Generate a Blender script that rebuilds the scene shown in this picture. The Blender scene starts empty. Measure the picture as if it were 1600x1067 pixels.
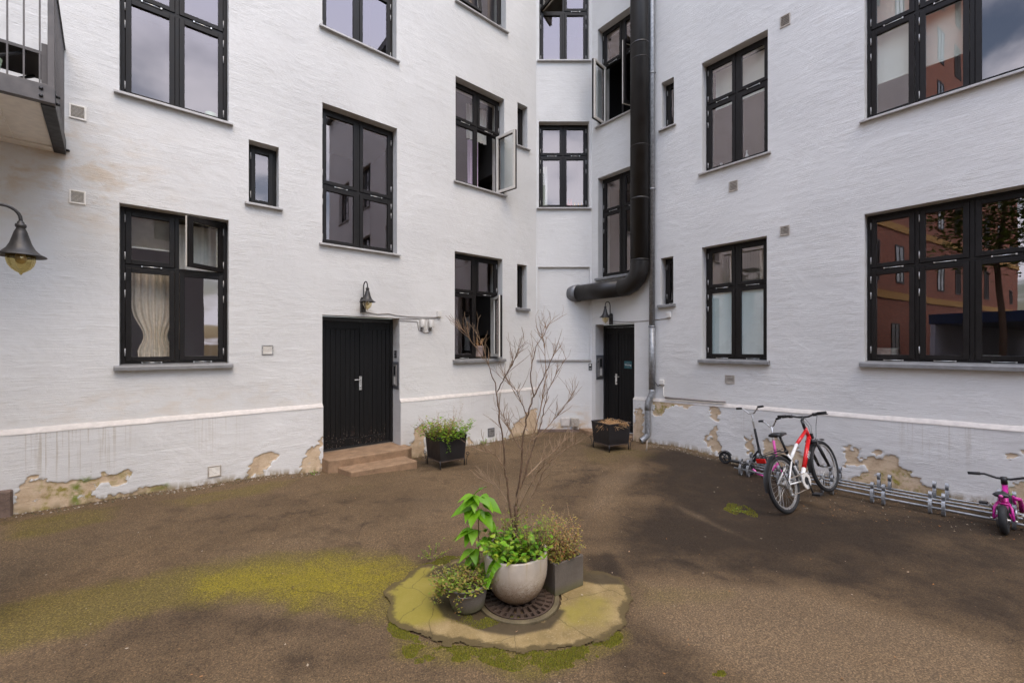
import bpy, math, random
import numpy as np
from mathutils import Matrix, Vector
random.seed(7); RNG = np.random.default_rng(7)
PI = math.pi
S = bpy.context.scene
COL = S.collection

# ------------------------------------------------------------------ materials
def sr(r, g, b):
    f = lambda c: (c/255/12.92) if c/255 <= .04045 else ((c/255+.055)/1.055)**2.4
    return (f(r), f(g), f(b), 1)

class NT:
    """tiny helper round a material's node tree"""
    def __init__(s, name):
        s.m = bpy.data.materials.new(name); s.m.use_nodes = True
        s.t = s.m.node_tree; s.n = s.t.nodes
        s.b = s.n['Principled BSDF']; s.out = s.n['Material Output']
    def new(s, typ, **kw):
        n = s.n.new(typ)
        for k, v in kw.items():
            if k.startswith('_'): setattr(n, k[1:], v)
            else: n.inputs[k.replace('__', ' ')].default_value = v
        return n
    def link(s, a, b): s.t.links.new(a, b)
    def set(s, **kw):
        for k, v in kw.items(): s.b.inputs[k.replace('__', ' ')].default_value = v
        return s
    def coord(s, scale=(1, 1, 1), kind='Object', rot=(0, 0, 0)):
        tc = s.n.new('ShaderNodeTexCoord'); mp = s.n.new('ShaderNodeMapping')
        mp.inputs['Scale'].default_value = scale; mp.inputs['Rotation'].default_value = rot
        s.link(tc.outputs[kind], mp.inputs[0]); return mp.outputs[0]
    def noise(s, vec, scale, detail=4, rough=.55, dist=0):
        n = s.new('ShaderNodeTexNoise', Scale=scale, Detail=detail, Roughness=rough, Distortion=dist)
        s.link(vec, n.inputs['Vector']); return n.outputs['Fac']
    def ramp(s, fac, stops):
        n = s.n.new('ShaderNodeValToRGB'); e = n.color_ramp.elements
        while len(e) < len(stops): e.new(.5)
        for k, (p, c) in zip(e, stops):
            k.position = p; k.color = c if len(c) == 4 else (*c, 1)
        s.link(fac, n.inputs[0]); return n.outputs[0]
    def rng(s, v, a, b, c=0, d=1):
        n = s.new('ShaderNodeMapRange'); n.interpolation_type = 'SMOOTHSTEP'
        for i, x in zip((1, 2, 3, 4), (a, b, c, d)): n.inputs[i].default_value = x
        s.link(v, n.inputs[0]); return n.outputs[0]
    def mix(s, f, a, b, mode='MIX'):
        n = s.n.new('ShaderNodeMix'); n.data_type = 'RGBA'; n.blend_type = mode
        for i, x in ((0, f), (6, a), (7, b)):
            if hasattr(x, 'links'): s.link(x, n.inputs[i])
            else: n.inputs[i].default_value = x
        return n.outputs[2]
    def math(s, op, a, b=0.):
        n = s.n.new('ShaderNodeMath'); n.operation = op
        for i, x in ((0, a), (1, b)):
            if hasattr(x, 'links'): s.link(x, n.inputs[i])
            else: n.inputs[i].default_value = x
        return n.outputs[0]
    def attr(s, name):
        n = s.n.new('ShaderNodeAttribute'); n.attribute_name = name; return n.outputs['Fac']
    def base(s, o): s.link(o, s.b.inputs['Base Color'])
    def bump(s, h, strength, dist=.01):
        n = s.new('ShaderNodeBump', Strength=strength, Distance=dist)
        s.link(h, n.inputs['Height']); s.link(n.outputs[0], s.b.inputs['Normal'])

def plain(name, col, rough=.5, metal=0., var=.12, scale=14, bump=0.):
    t = NT(name); t.set(Roughness=rough, Metallic=metal)
    f = t.noise(t.coord(), scale, 5)
    c = [col[i] for i in range(3)]
    lo = tuple(max(0, x*(1-var)) for x in c); hi = tuple(x*(1+var) for x in c)
    t.base(t.ramp(f, [(.3, lo), (.7, hi)]))
    t.link(t.rng(f, .3, .7, max(.03, rough-.08), min(1, rough+.08)), t.b.inputs['Roughness'])
    if bump: t.bump(t.noise(t.coord(), scale*4, 4), bump, .004)
    return t.m

def leafmat(name, cols, rough=.5, trans=.25):
    t = NT(name); t.set(Roughness=rough)
    g = t.n.new('ShaderNodeNewGeometry')
    n = len(cols)
    c = t.ramp(g.outputs['Random Per Island'], [(i/(n-1), x) for i, x in enumerate(cols)])
    t.base(c)
    tr = t.n.new('ShaderNodeBsdfTranslucent'); t.link(c, tr.inputs[0])
    mx = t.new('ShaderNodeMixShader', Fac=trans)
    t.link(t.b.outputs[0], mx.inputs[1]); t.link(tr.outputs[0], mx.inputs[2]); t.link(mx.outputs[0], t.out.inputs[0])
    return t.m

def wallmat(name, col, plinth=False):
    t = NT(name); t.set(Roughness=.62)
    p = t.coord()
    big = t.noise(p, .55, 3); mid = t.noise(t.coord((1, 1, 1.6)), 5, 5)
    c0 = tuple(x*.93 for x in col); c1 = tuple(min(1, x*1.05) for x in col)
    c = t.mix(t.rng(big, .3, .7), (*c0, 1), (*c1, 1))
    c = t.mix(t.math('MULTIPLY', t.rng(mid, .5, .8), .35), c, (col[0]*.86, col[1]*.84, col[2]*.80, 1))
    st = t.attr('stain')
    sn = t.noise(t.coord((1.3, 1.3, 2.4)), 2.2, 6, .65, .4)
    c = t.mix(t.math('MULTIPLY', t.math('MULTIPLY', st, t.rng(sn, .42, .68)), .85), c, (.56, .43, .29, 1))
    dirt = t.noise(t.coord((1.6, 1.6, 9)), 5.5, 4, .6, .5)
    c = t.mix(t.math('MULTIPLY', t.rng(dirt, .68, .76), .35), c, (.33, .31, .29, 1))
    # hand-brushed plaster over brick: long horizontal ridges, faint courses and knocks
    ridge = t.noise(t.coord((1.0, 1.0, 17)), 2.8, 7, .66, .7)
    ridge2 = t.noise(t.coord((1.6, 1.6, 28)), 3.2, 4, .65, .8)
    lump = t.noise(t.coord((1, 1, 1.4)), 9, 4, .5)
    wv = t.new('ShaderNodeTexWave', Scale=2.1, Distortion=3.2, Detail=2, Detail__Scale=1.2); wv.bands_direction = 'Z'
    t.link(p, wv.inputs[0])
    h = t.math('ADD', t.math('MULTIPLY', ridge, 1.05), t.math('MULTIPLY', t.rng(ridge2, .5, .75), .5))
    h = t.math('ADD', h, t.math('MULTIPLY', lump, .55))
    h = t.math('ADD', h, t.math('MULTIPLY', wv.outputs['Fac'], .16))
    patch = t.noise(t.coord((1, 1, 1.3)), 1.15, 4, .6, .6)
    h = t.math('MULTIPLY', h, t.rng(patch, .34, .66, .28, 1.3))
    trow = t.noise(t.coord((1, 1, 2.2), rot=(0, .35, 0)), 3.1, 3, .5, 2.2)
    h = t.math('ADD', h, t.math('MULTIPLY', t.rng(trow, .46, .54), .09))
    if plinth:
        streak = t.noise(t.coord((26, 1, .5)), 1.6, 3, .6)
        up = t.attr('drip')
        c = t.mix(t.math('MULTIPLY', t.math('MULTIPLY', t.rng(streak, .5, .66), up), .75), c, (.44, .38, .30, 1))
        pe = t.attr('peel')
        pn = t.noise(p, 16, 6, .7)
        m = t.rng(t.math('ADD', pe, t.math('MULTIPLY', t.math('SUBTRACT', pn, .5), .5)), .44, .54)
        rc = t.ramp(t.noise(p, 7, 6, .65), [(.22, (.34, .23, .14)), (.42, (.54, .40, .26)), (.6, (.62, .48, .33)), (.78, (.70, .58, .44))])
        m = t.math('MULTIPLY', m, t.rng(t.noise(p, 8.5, 6, .75, .3), .335, .385))
        mo = t.attr('moss')
        rc = t.mix(t.math('MULTIPLY', mo, t.rng(t.noise(p, 9, 5, .6), .45, .66)), rc, (.27, .22, .035, 1))
        c = t.mix(m, c, rc)
        edge = t.math('MULTIPLY', t.math('MULTIPLY', m, t.math('SUBTRACT', 1., m)), 2.0)
        c = t.mix(edge, c, (.2, .15, .10, 1))
        c = t.mix(t.math('MULTIPLY', t.attr('algae'), t.rng(t.noise(p, 11, 5, .6), .36, .55)), c, (.16, .2, .018, 1))
        foot = t.attr('foot')
        c = t.mix(t.math('MULTIPLY', foot, t.rng(t.noise(t.coord((3, 3, 1)), 5, 5), .34, .6)), c, (.24, .175, .085, 1))
        h = t.math('SUBTRACT', h, t.math('MULTIPLY', m, .9))
    t.base(c)
    t.bump(h, .36, .016)
    return t.m

def glassmat(name, tint=(1, 1, 1), refl=.17, rough=0., wob=.12):
    t = NT(name); t.n.remove(t.b)
    tr = t.n.new('ShaderNodeBsdfTransparent'); tr.inputs[0].default_value = (.86, .9, .9, 1)
    gl = t.n.new('ShaderNodeBsdfGlossy'); gl.inputs['Roughness'].default_value = rough
    gl.inputs[0].default_value = (*tint, 1)
    fr = t.new('ShaderNodeLayerWeight', Blend=.5)
    f = t.math('ADD', refl, t.math('MULTIPLY', t.math('POWER', fr.outputs['Facing'], 4.), 1-refl))
    mx = t.n.new('ShaderNodeMixShader')
    t.link(f, mx.inputs[0]); t.link(tr.outputs[0], mx.inputs[1]); t.link(gl.outputs[0], mx.inputs[2])
    t.link(mx.outputs[0], t.out.inputs[0])
    bp = t.new('ShaderNodeBump', Strength=wob, Distance=.004)
    t.link(t.noise(t.coord(), 1.6, 1), bp.inputs['Height']); t.link(bp.outputs[0], gl.inputs['Normal'])
    return t.m

M = {}
M['wall_l'] = wallmat('painted brick', (.66, .643, .614))
M['plinth'] = wallmat('painted plinth', (.66, .643, .617), True)
M['lip'] = plain('plinth top paint', (.57, .52, .47), .6, var=.12, bump=.3)
M['frame'] = plain('anthracite window paint', (.0120, .0100, .0090), .42, var=.25, scale=6, bump=.05)
M['frame'].node_tree.nodes['Principled BSDF'].inputs['Specular IOR Level'].default_value = .22
M['white'] = plain('white window paint', (.70, .65, .57), .4, var=.05)
M['glass'] = glassmat('window glass', (1, .87, .86), .17)
M['lglass'] = plain('inner leaf glass', (.3, .33, .33), .1)
M['frost'] = plain('frosted film', (.66, .74, .71), .3, var=.06, scale=2)
M['sill'] = plain('grey sill paint', (.20, .195, .19), .5, var=.2, scale=9, bump=.15)
M['sill_metal'] = plain('pale sill flashing', (.42, .40, .38), .45, .2, var=.15)
M['steel'] = plain('bright steel', (.6, .59, .57), .32, .9, var=.1)
M['hinge'] = plain('hinge metal', (.40, .39, .38), .55, .1)
M['galv'] = plain('galvanised steel', (.29, .295, .30), .5, .6, var=.3, scale=22)
M['room'] = plain('room plaster', (.34, .32, .29), .9, var=.1, scale=1)
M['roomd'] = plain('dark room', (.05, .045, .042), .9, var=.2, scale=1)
M['roomw'] = plain('pale room', (.86, .80, .68), .9, var=.1, scale=1)
M['curtain'] = plain('linen curtain', (.80, .67, .54), .9, var=.1, scale=30)
M['lilac'] = plain('lilac curtain', (.68, .53, .68), .9, var=.1, scale=20)
M['blind'] = plain('cream roller blind', (.86, .86, .74), .8, var=.04, scale=3)
M['black'] = plain('black lacquer', (.007, .0066, .0066), .42, var=.3, scale=5)
M['iron'] = plain('black planter steel', (.013, .011, .0115), .55, var=.4, scale=8, bump=.1)
M['duct'] = plain('black coated duct', (.016, .0135, .012), .42, .25, var=.25, scale=3)
M['rubber'] = plain('tyre rubber', (.016, .016, .017), .75, var=.25, scale=30)
M['plastic'] = plain('black plastic', (.018, .018, .019), .42, var=.2)
M['lamp'] = plain('lamp iron', (.045, .041, .038), .48, .4, var=.4, scale=18, bump=.2)
M['globe'] = glassmat('lamp globe glass', (1, .97, .85), .14, .02, .0)
for n in M['globe'].node_tree.nodes:
    if n.type == 'BSDF_TRANSPARENT': n.inputs[0].default_value = (.93, .86, .66, 1)
M['bulb'] = plain('bulb', (.75, .66, .48), .2)
M['redpaint'] = plain('red bicycle paint', (.60, .012, .014), .22, var=.05)
M['whitepaint'] = plain('white bicycle paint', (.72, .71, .69), .25, var=.05)
M['pink'] = plain('pink paint', (.66, .09, .36), .3, var=.08)
M['magenta'] = plain('magenta paint', (.50, .018, .25), .3, var=.1)
M['reflector'] = plain('red reflector', (.5, .008, .008), .15)
M['wood_red'] = plain('red', (.45, .05, .04), .3)
M['amber'] = plain('amber', (.62, .33, .06), .25)
M['whiteplastic'] = plain('white plastic', (.66, .63, .58), .45, var=.06)
M['vent'] = plain('vent metal', (.42, .37, .31), .5, .2, var=.25, scale=20)
M['ventw'] = plain('white vent', (.82, .77, .69), .5, var=.08)
M['ventdark'] = plain('vent dark', (.30, .25, .20), .7)
M['panel'] = plain('intercom steel', (.36, .34, .32), .32, .6, var=.1)
M['panelgrey'] = plain('intercom back plate', (.16, .16, .165), .45, .3, var=.1)
M['soil'] = plain('soil', (.035, .024, .016), .95, var=.5, scale=40, bump=.8)
M['teal'] = plain('teal sign', (.012, .085, .10), .4, var=.1)
M['cable'] = plain('cable', (.30, .27, .25), .5)
M['straw'] = leafmat('dry straw', [(.38, .20, .08), (.55, .32, .14), (.68, .46, .24)], .8, .15)
M['bark'] = plain('twig bark', (.12, .072, .042), .8, var=.4, scale=35, bump=.4)
M['barkp'] = plain('pale twig', (.27, .18, .11), .8, var=.25, scale=35)
M['leaf'] = leafmat('fresh green leaves', [(.13, .31, .010), (.18, .40, .014), (.23, .46, .02), (.15, .34, .010)], .45, .35)
M['leafm'] = leafmat('mixed ivy leaves', [(.07, .20, .010), (.14, .33, .014), (.21, .40, .02), (.32, .38, .03), (.10, .25, .012)], .5, .3)
M['leafo'] = leafmat('olive small leaves', [(.20, .20, .025), (.30, .28, .04), (.14, .18, .02), (.36, .20, .05), (.32, .09, .03)], .6, .25)
M['leafy'] = leafmat('yellow green leaves', [(.30, .32, .03), (.2, .28, .02), (.12, .2, .02), (.34, .27, .05), (.24, .12, .05)], .6, .3)
M['dryred'] = leafmat('dry reddish twigs', [(.34, .14, .055), (.42, .22, .09), (.34, .26, .06), (.22, .20, .03), (.46, .28, .14)], .8, .2)
M['moss'] = leafmat('moss tufts', [(.12, .13, .010), (.20, .20, .012), (.27, .24, .018), (.10, .085, .012), (.15, .17, .010)], .9, .2)
M['litter'] = leafmat('leaf litter', [(.36, .27, .17), (.42, .37, .30), (.34, .14, .03), (.16, .09, .04), (.10, .06, .03), (.22, .13, .06)], .8, .1)
M['ceramic'] = None

def potmat():
    t = NT('speckled white glaze'); t.set(Roughness=.38)
    p = t.coord()
    c = t.ramp(t.noise(p, 5, 4), [(.3, (.44, .38, .315)), (.7, (.56, .495, .42))])
    sp = t.new('ShaderNodeTexVoronoi', Scale=105); t.link(p, sp.inputs[0])
    z = t.n.new('ShaderNodeSeparateXYZ'); t.link(p, z.inputs[0])
    low = t.rng(z.outputs[2], .05, .36, 1, 0)
    thr = t.math('ADD', t.math('MULTIPLY', low, .42), .03)
    d = t.math('LESS_THAN', sp.outputs['Distance'], thr)
    d = t.math('MULTIPLY', d, t.rng(t.noise(p, 30, 3), .3, .5))
    lo2 = t.rng(z.outputs[2], .03, .25, 1, 0)
    c = t.mix(t.math('MULTIPLY', t.math('MULTIPLY', low, t.rng(t.noise(p, 26, 4, .7), .3, .62)), .8), c, (.24, .15, .085, 1))
    c = t.mix(t.math('MULTIPLY', lo2, .75), c, (.22, .14, .08, 1))
    c = t.mix(t.math('MULTIPLY', d, .85), c, (.13, .075, .035, 1))
    c = t.mix(t.math('MULTIPLY', t.rng(z.outputs[2], .2, .36), t.math('MULTIPLY', t.rng(t.noise(t.coord((14, 14, .8)), 1.5, 3), .52, .66), .6)), c, (.34, .25, .09, 1))
    t.base(c); return t.m
M['ceramic'] = potmat()

def concretegrey(name, a, b, moss=0):
    t = NT(name); t.set(Roughness=.75); p = t.coord()
    c = t.ramp(t.noise(p, 6, 6, .65), [(.3, a), (.7, b)])
    c = t.mix(t.math('MULTIPLY', t.rng(t.noise(p, 90, 3, .7), .55, .7), .4), c, tuple(x*1.6 for x in b)+(1,))
    if moss:
        z = t.n.new('ShaderNodeSeparateXYZ'); t.link(p, z.inputs[0])
        c = t.mix(t.math('MULTIPLY', t.rng(z.outputs[2], 0, .09, 1, 0), .6), c, (.10, .095, .02, 1))
    t.base(c); t.bump(t.noise(p, 40, 5, .7), .4, .006); return t.m
M['bucket'] = concretegrey('weathered zinc bucket', (.095, .080, .066), (.165, .142, .118), 1)
M['greybox'] = concretegrey('grey fibre cement', (.088, .073, .060), (.132, .112, .094), 1)
M['stone'] = concretegrey('reddish step granite', (.17, .105, .058), (.34, .215, .125))
M['guard'] = concretegrey('brown guard stone', (.08, .055, .042), (.22, .15, .115))
M['grate'] = concretegrey('rusty cast iron', (.030, .019, .012), (.085, .052, .034))
M['iron_ring'] = concretegrey('grate ring', (.075, .058, .03), (.16, .125, .065))

def doormat():
    t = NT('black painted boards'); t.set(Roughness=.5, Specular__IOR__Level=.22)
    p = t.coord()
    z = t.n.new('ShaderNodeSeparateXYZ'); t.link(p, z.inputs[0])
    c = t.ramp(t.noise(t.coord((30, 30, 1.2)), 1.4, 5, .6), [(.3, (.0045, .0042, .0043)), (.7, (.009, .0085, .0085))])
    low = t.rng(z.outputs[2], .0, .75, 1, 0)
    chip = t.rng(t.noise(t.coord((50, 50, 14)), 1.4, 4, .7), .60, .66)
    c = t.mix(t.math('MULTIPLY', t.math('MULTIPLY', chip, low), t.rng(z.outputs[2], .1, .4, 1, .12)), c, (.36, .29, .24, 1))
    red = t.rng(t.noise(t.coord((26, 26, 6)), 1.3, 4, .7), .6, .7)
    c = t.mix(t.math('MULTIPLY', t.math('MULTIPLY', red, low), .5), c, (.07, .022, .015, 1))
    t.base(c); t.bump(t.noise(t.coord((40, 40, 1)), 2, 4), .25, .004); return t.m
M['door'] = doormat()

def brickmat():
    t = NT('red brick'); t.set(Roughness=.85)
    b = t.new('ShaderNodeTexBrick', Scale=1, Color1=(.46, .175, .105, 1), Color2=(.34, .12, .075, 1), Mortar=(.22, .15, .11, 1))
    b.inputs['Mortar Size'].default_value = .008; b.inputs['Brick Width'].default_value = .24; b.inputs['Row Height'].default_value = .075
    tc = t.n.new('ShaderNodeTexCoord'); s = t.n.new('ShaderNodeSeparateXYZ'); cm = t.n.new('ShaderNodeCombineXYZ')
    t.link(tc.outputs['Object'], s.inputs[0]); t.link(s.outputs[0], cm.inputs[0]); t.link(s.outputs[2], cm.inputs[1]); t.link(cm.outputs[0], b.inputs[0])
    t.base(b.outputs[0]); return t.m
M['brick'] = brickmat()
M['band'] = plain('ochre render band', (.55, .33, .10), .8)
M['greyrender'] = plain('grey render', (.20, .18, .17), .8, var=.1, scale=1)
M['slate'] = plain('slate roof', (.045, .042, .045), .6, var=.3, scale=4)
M['navy'] = plain('navy steel', (.012, .028, .09), .4)
M['palewall'] = plain('pale render', (.45, .45, .50), .8, scale=1)
M['crown'] = leafmat('tree leaves', [(.06, .10, .012), (.11, .16, .02), (.16, .21, .03), (.09, .13, .015)], .6, .25)

def groundmat(apron=False):
    t = NT('apron concrete' if apron else 'damp asphalt'); p = t.coord(kind='Object')
    grit = t.noise(p, 95, 3, .7); grit2 = t.noise(p, 230, 2, .7)
    big = t.noise(p, .8, 5, .6); mid = t.noise(p, 3.2, 6, .65, .3)
    if apron:
        c = t.ramp(mid, [(.25, (.15, .108, .045)), (.5, (.25, .178, .076)), (.78, (.37, .27, .135))])
        c = t.mix(t.math('MULTIPLY', t.rng(grit, .52, .68), .4), c, (.46, .36, .22, 1))
        c = t.mix(t.math('MULTIPLY', t.rng(t.noise(p, 14, 5, .7), .5, .7), .5), c, (.15, .11, .05, 1))
        m1 = t.rng(t.math('ADD', t.attr('moss'), t.math('MULTIPLY', t.math('SUBTRACT', mid, .5), .9)), .25, .8)
        c = t.mix(t.math('MULTIPLY', m1, .75), c, (.235, .20, .026, 1))
        dk = t.rng(t.math('ADD', t.attr('wet'), t.math('MULTIPLY', t.math('SUBTRACT', mid, .5), .5)), .3, .65)
        c = t.mix(t.math('MULTIPLY', dk, .85), c, (.040, .030, .020, 1))
        rim = t.attr('rim')
        c = t.mix(t.math('MULTIPLY', t.rng(t.math('ADD', rim, t.math('MULTIPLY', t.math('SUBTRACT', t.noise(p, 13, 6, .72), .5), 1.3)), .35, .85), .9), c, (.085, .062, .028, 1))
        ck = t.new('ShaderNodeTexVoronoi', Scale=2.3); ck.feature = 'DISTANCE_TO_EDGE'
        wn = t.new('ShaderNodeTexNoise', Scale=5, Detail=4)
        t.link(p, wn.inputs[0]); pm = t.mix(.12, p, wn.outputs['Color']); t.link(pm, ck.inputs[0])
        c = t.mix(t.math('MULTIPLY', t.rng(ck.outputs['Distance'], 0, .010, 1, 0), .55), c, (.05, .038, .02, 1))
        hh = t.math('ADD', t.math('MULTIPLY', mid, .8), t.math('MULTIPLY', grit, .3))
    else:
        c = t.ramp(big, [(.3, (.125, .081, .043)), (.52, (.178, .117, .063)), (.75, (.225, .152, .085))])
        c = t.mix(t.math('MULTIPLY', t.rng(mid, .46, .70), .6), c, (.078, .050, .028, 1))
        wet = t.rng(t.math('ADD', t.attr('wet'), t.math('ADD', t.math('MULTIPLY', t.math('SUBTRACT', mid, .5), .95), t.math('MULTIPLY', t.math('SUBTRACT', grit, .5), .4))), .02, 1.12)
        c = t.mix(t.math('MULTIPLY', wet, .95), c, (.020, .013, .008, 1))
        pale = t.rng(t.math('ADD', t.attr('pale'), t.math('MULTIPLY', t.math('SUBTRACT', mid, .5), .6)), .2, .8)
        c = t.mix(t.math('MULTIPLY', pale, .5), c, (.27, .19, .115, 1))
        ol = t.rng(t.math('ADD', t.attr('olive'), t.math('ADD', t.math('MULTIPLY', t.math('SUBTRACT', mid, .5), .8), t.math('MULTIPLY', t.math('SUBTRACT', grit, .5), .5))), .2, .9)
        c = t.mix(t.math('MULTIPLY', ol, .72), c, (.165, .130, .022, 1))
        m1 = t.rng(t.math('ADD', t.attr('moss'), t.math('ADD', t.math('MULTIPLY', t.math('SUBTRACT', mid, .5), .9), t.math('MULTIPLY', t.math('SUBTRACT', grit, .5), .5))), .22, .85)
        c = t.mix(t.math('MULTIPLY', t.math('MULTIPLY', m1, .9), t.rng(t.noise(p, 6.5, 6, .7), .28, .58, .62, 1)), c, (.26, .21, .010, 1))
        sp = t.rng(grit2, .54, .68)
        c = t.mix(t.math('MULTIPLY', t.math('MULTIPLY', sp, .5), t.rng(wet, 0., .8, 1, .18)), c, (.30, .24, .15, 1))
        c = t.mix(t.math('MULTIPLY', t.rng(grit, .62, .36), .65), c, (.05, .036, .025, 1))
        vo = t.new('ShaderNodeTexVoronoi', Scale=150); t.link(p, vo.inputs[0])
        vs_ = t.n.new('ShaderNodeSeparateColor'); t.link(vo.outputs['Color'], vs_.inputs[0])
        c = t.mix(1., c, t.ramp(vs_.outputs[0], [(0, (.68, .68, .68)), (.45, (.95, .95, .95)), (.82, (1.12, 1.11, 1.09)), (1, (1.6, 1.54, 1.46))]), 'MULTIPLY')
        ck = t.new('ShaderNodeTexVoronoi', Scale=.55); ck.feature = 'DISTANCE_TO_EDGE'
        wn = t.new('ShaderNodeTexNoise', Scale=3, Detail=5)
        t.link(p, wn.inputs[0]); pm = t.mix(.22, p, wn.outputs['Color']); t.link(pm, ck.inputs[0])
        ckm = t.math('MULTIPLY', t.rng(ck.outputs['Distance'], 0, .0045, 1, 0), t.rng(big, .47, .58))
        c = t.mix(t.math('MULTIPLY', ckm, .42), c, (.035, .025, .018, 1))
        t.link(t.rng(wet, 0, 1, .9, .72), t.b.inputs['Roughness'])
        hh = t.math('ADD', t.math('ADD', t.math('MULTIPLY', grit, 1.), t.math('MULTIPLY', mid, .6)), t.math('MULTIPLY', vs_.outputs[0], .25))
    if apron: t.set(Roughness=.8)
    t.set(Specular__IOR__Level=.16)
    t.base(c); t.bump(hh, .75, .010)
    return t.m
M['ground'] = groundmat(); M['apron'] = groundmat(True)

# ------------------------------------------------------------------ mesh helper
class MB:
    def __init__(s): s.v = []; s.f = []; s.m = []; s.s = []
    def add(s, vs, fs, mat=0, smooth=False):
        o = len(s.v); s.v += [tuple(p) for p in vs]
        for f in fs:
            s.f.append(tuple(i+o for i in f)); s.m.append(mat); s.s.append(smooth)
        return s
    def box(s, x0, x1, y0, y1, z0, z1, mat=0, T=None):
        vs = [(x, y, z) for x in (x0, x1) for y in (y0, y1) for z in (z0, z1)]
        if T is not None: vs = [T @ Vector(p) for p in vs]
        return s.add(vs, [(0, 1, 3, 2), (4, 6, 7, 5), (0, 4, 5, 1), (2, 3, 7, 6), (0, 2, 6, 4), (1, 5, 7, 3)], mat)
    def tube(s, path, r, n=8, mat=0, closed=False, cap=True, smooth=True, flat=1.):
        P = [Vector(p) for p in path]; k = len(P)
        rs = r if isinstance(r, (list, tuple)) else [r]*k
        up = None; rings = []
        for i in range(k):
            if closed: d = P[(i+1) % k]-P[i-1]
            else: d = P[min(i+1, k-1)]-P[max(i-1, 0)]
            d.normalize()
            if up is None:
                a = Vector((0, 0, 1)) if abs(d.z) < .9 else Vector((1, 0, 0))
                up = (a-d*a.dot(d)).normalized()
            else: up = (up-d*up.dot(d)).normalized()
            sd = d.cross(up)
            rings.append([P[i]+(up*math.cos(2*PI*j/n)*flat+sd*math.sin(2*PI*j/n))*rs[i] for j in range(n)])
        vs = [p for g in rings for p in g]; fs = []
        for i in range(k if closed else k-1):
            a = i*n; b = ((i+1) % k)*n
            for j in range(n): fs.append((a+j, a+(j+1) % n, b+(j+1) % n, b+j))
        if cap and not closed:
            fs.append(tuple(range(n))[::-1]); fs.append(tuple((k-1)*n+j for j in range(n)))
        return s.add(vs, fs, mat, smooth)
    def lathe(s, prof, n=24, c=(0, 0, 0), mat=0, axis='z', smooth=True, T=None):
        vs = []
        for r, h in prof:
            for j in range(n):
                a = 2*PI*j/n; p = (r*math.cos(a), r*math.sin(a), h)
                if axis == 'y': p = (p[0], p[2], p[1])
                if axis == 'x': p = (p[2], p[0], p[1])
                p = Vector(p)+Vector(c)
                vs.append(T @ p if T is not None else p)
        fs = [(i*n+j, i*n+(j+1) % n, (i+1)*n+(j+1) % n, (i+1)*n+j) for i in range(len(prof)-1) for j in range(n)]
        return s.add(vs, fs, mat, smooth)
    def prism(s, poly, z0, z1, mat=0, T=None):
        n = len(poly)
        vs = [(x, y, z0) for x, y in poly]+[(x, y, z1) for x, y in poly]
        if T is not None: vs = [T @ Vector(p) for p in vs]
        return s.add(vs, [tuple(range(n))[::-1], tuple(range(n, 2*n))]+[(i, (i+1) % n, n+(i+1) % n, n+i) for i in range(n)], mat)
    def mesh(s, name, mats):
        me = bpy.data.meshes.new(name); me.from_pydata(s.v, [], s.f)
        for m in mats: me.materials.append(m)
        me.polygons.foreach_set('material_index', s.m); me.polygons.foreach_set('use_smooth', s.s)
        me.update(); return me

WM = {}
def link(o, parent=None, mat=None):
    COL.objects.link(o); mat = Matrix() if mat is None else (Matrix.Translation(mat) if isinstance(mat, Vector) else mat)
    WM[o.name] = mat
    if parent is not None:
        o.parent = parent; o.matrix_basis = WM[parent.name].inverted() @ mat
    else: o.matrix_basis = mat
    return o
def build(mb, name, mats, parent=None, mat=None, bevel=0., label=None):
    if not isinstance(mats, (list, tuple)): mats = [mats]
    o = bpy.data.objects.new(name, mb.mesh(name, mats) if isinstance(mb, MB) else mb)
    link(o, parent, mat)
    if bevel:
        b = o.modifiers.new('bevel', 'BEVEL'); b.width = bevel; b.segments = 2; b.limit_method = 'ANGLE'
    if label: o['label'] = label
    return o
def root(name, mat=None, **kw):
    o = bpy.data.objects.new(name, None); o.empty_display_size = .1
    link(o, None, mat); return tag(o, **kw)
def tag(o, label=None, cat=None, group=None, kind=None):
    if label: o['label'] = label
    if cat: o['category'] = cat
    if group: o['group'] = group
    if kind: o['kind'] = kind
    return o
def T(x, y, z): return Matrix.Translation((x, y, z))
def RZ(a): return Matrix.Rotation(a, 4, 'Z')
def RX(a): return Matrix.Rotation(a, 4, 'X')
def RY(a): return Matrix.Rotation(a, 4, 'Y')

# ------------------------------------------------------------------ the place: two wings of a courtyard meeting at a narrow cut corner
F, U0, V0, H = 660., 800., 541., 1.95
class Wall:
    def __init__(s, o, d):
        s.o = o; s.d = d; s.n = (d[1], -d[0])
        s.M = Matrix(((d[0], -s.n[0], 0, o[0]), (d[1], -s.n[1], 0, o[1]), (0, 0, 1, 0), (0, 0, 0, 1)))
    def at(s, u, v, dep=0.):          # where a sight line meets this wall (dep metres in front of it)
        k = (u-U0)/F; ox = s.o[0]+dep*s.n[0]; oy = s.o[1]+dep*s.n[1]
        t = (k*oy-ox)/(s.d[0]-k*s.d[1])
        return t, H-(v-V0)/F*(oy+t*s.d[1])
LW = Wall((-5.76, 4.75), (.7654, .6435)); CW = Wall((.581, 10.08), (1., 0.)); RW = Wall((1.909, 10.08), (.6436, -.7654))

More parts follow.
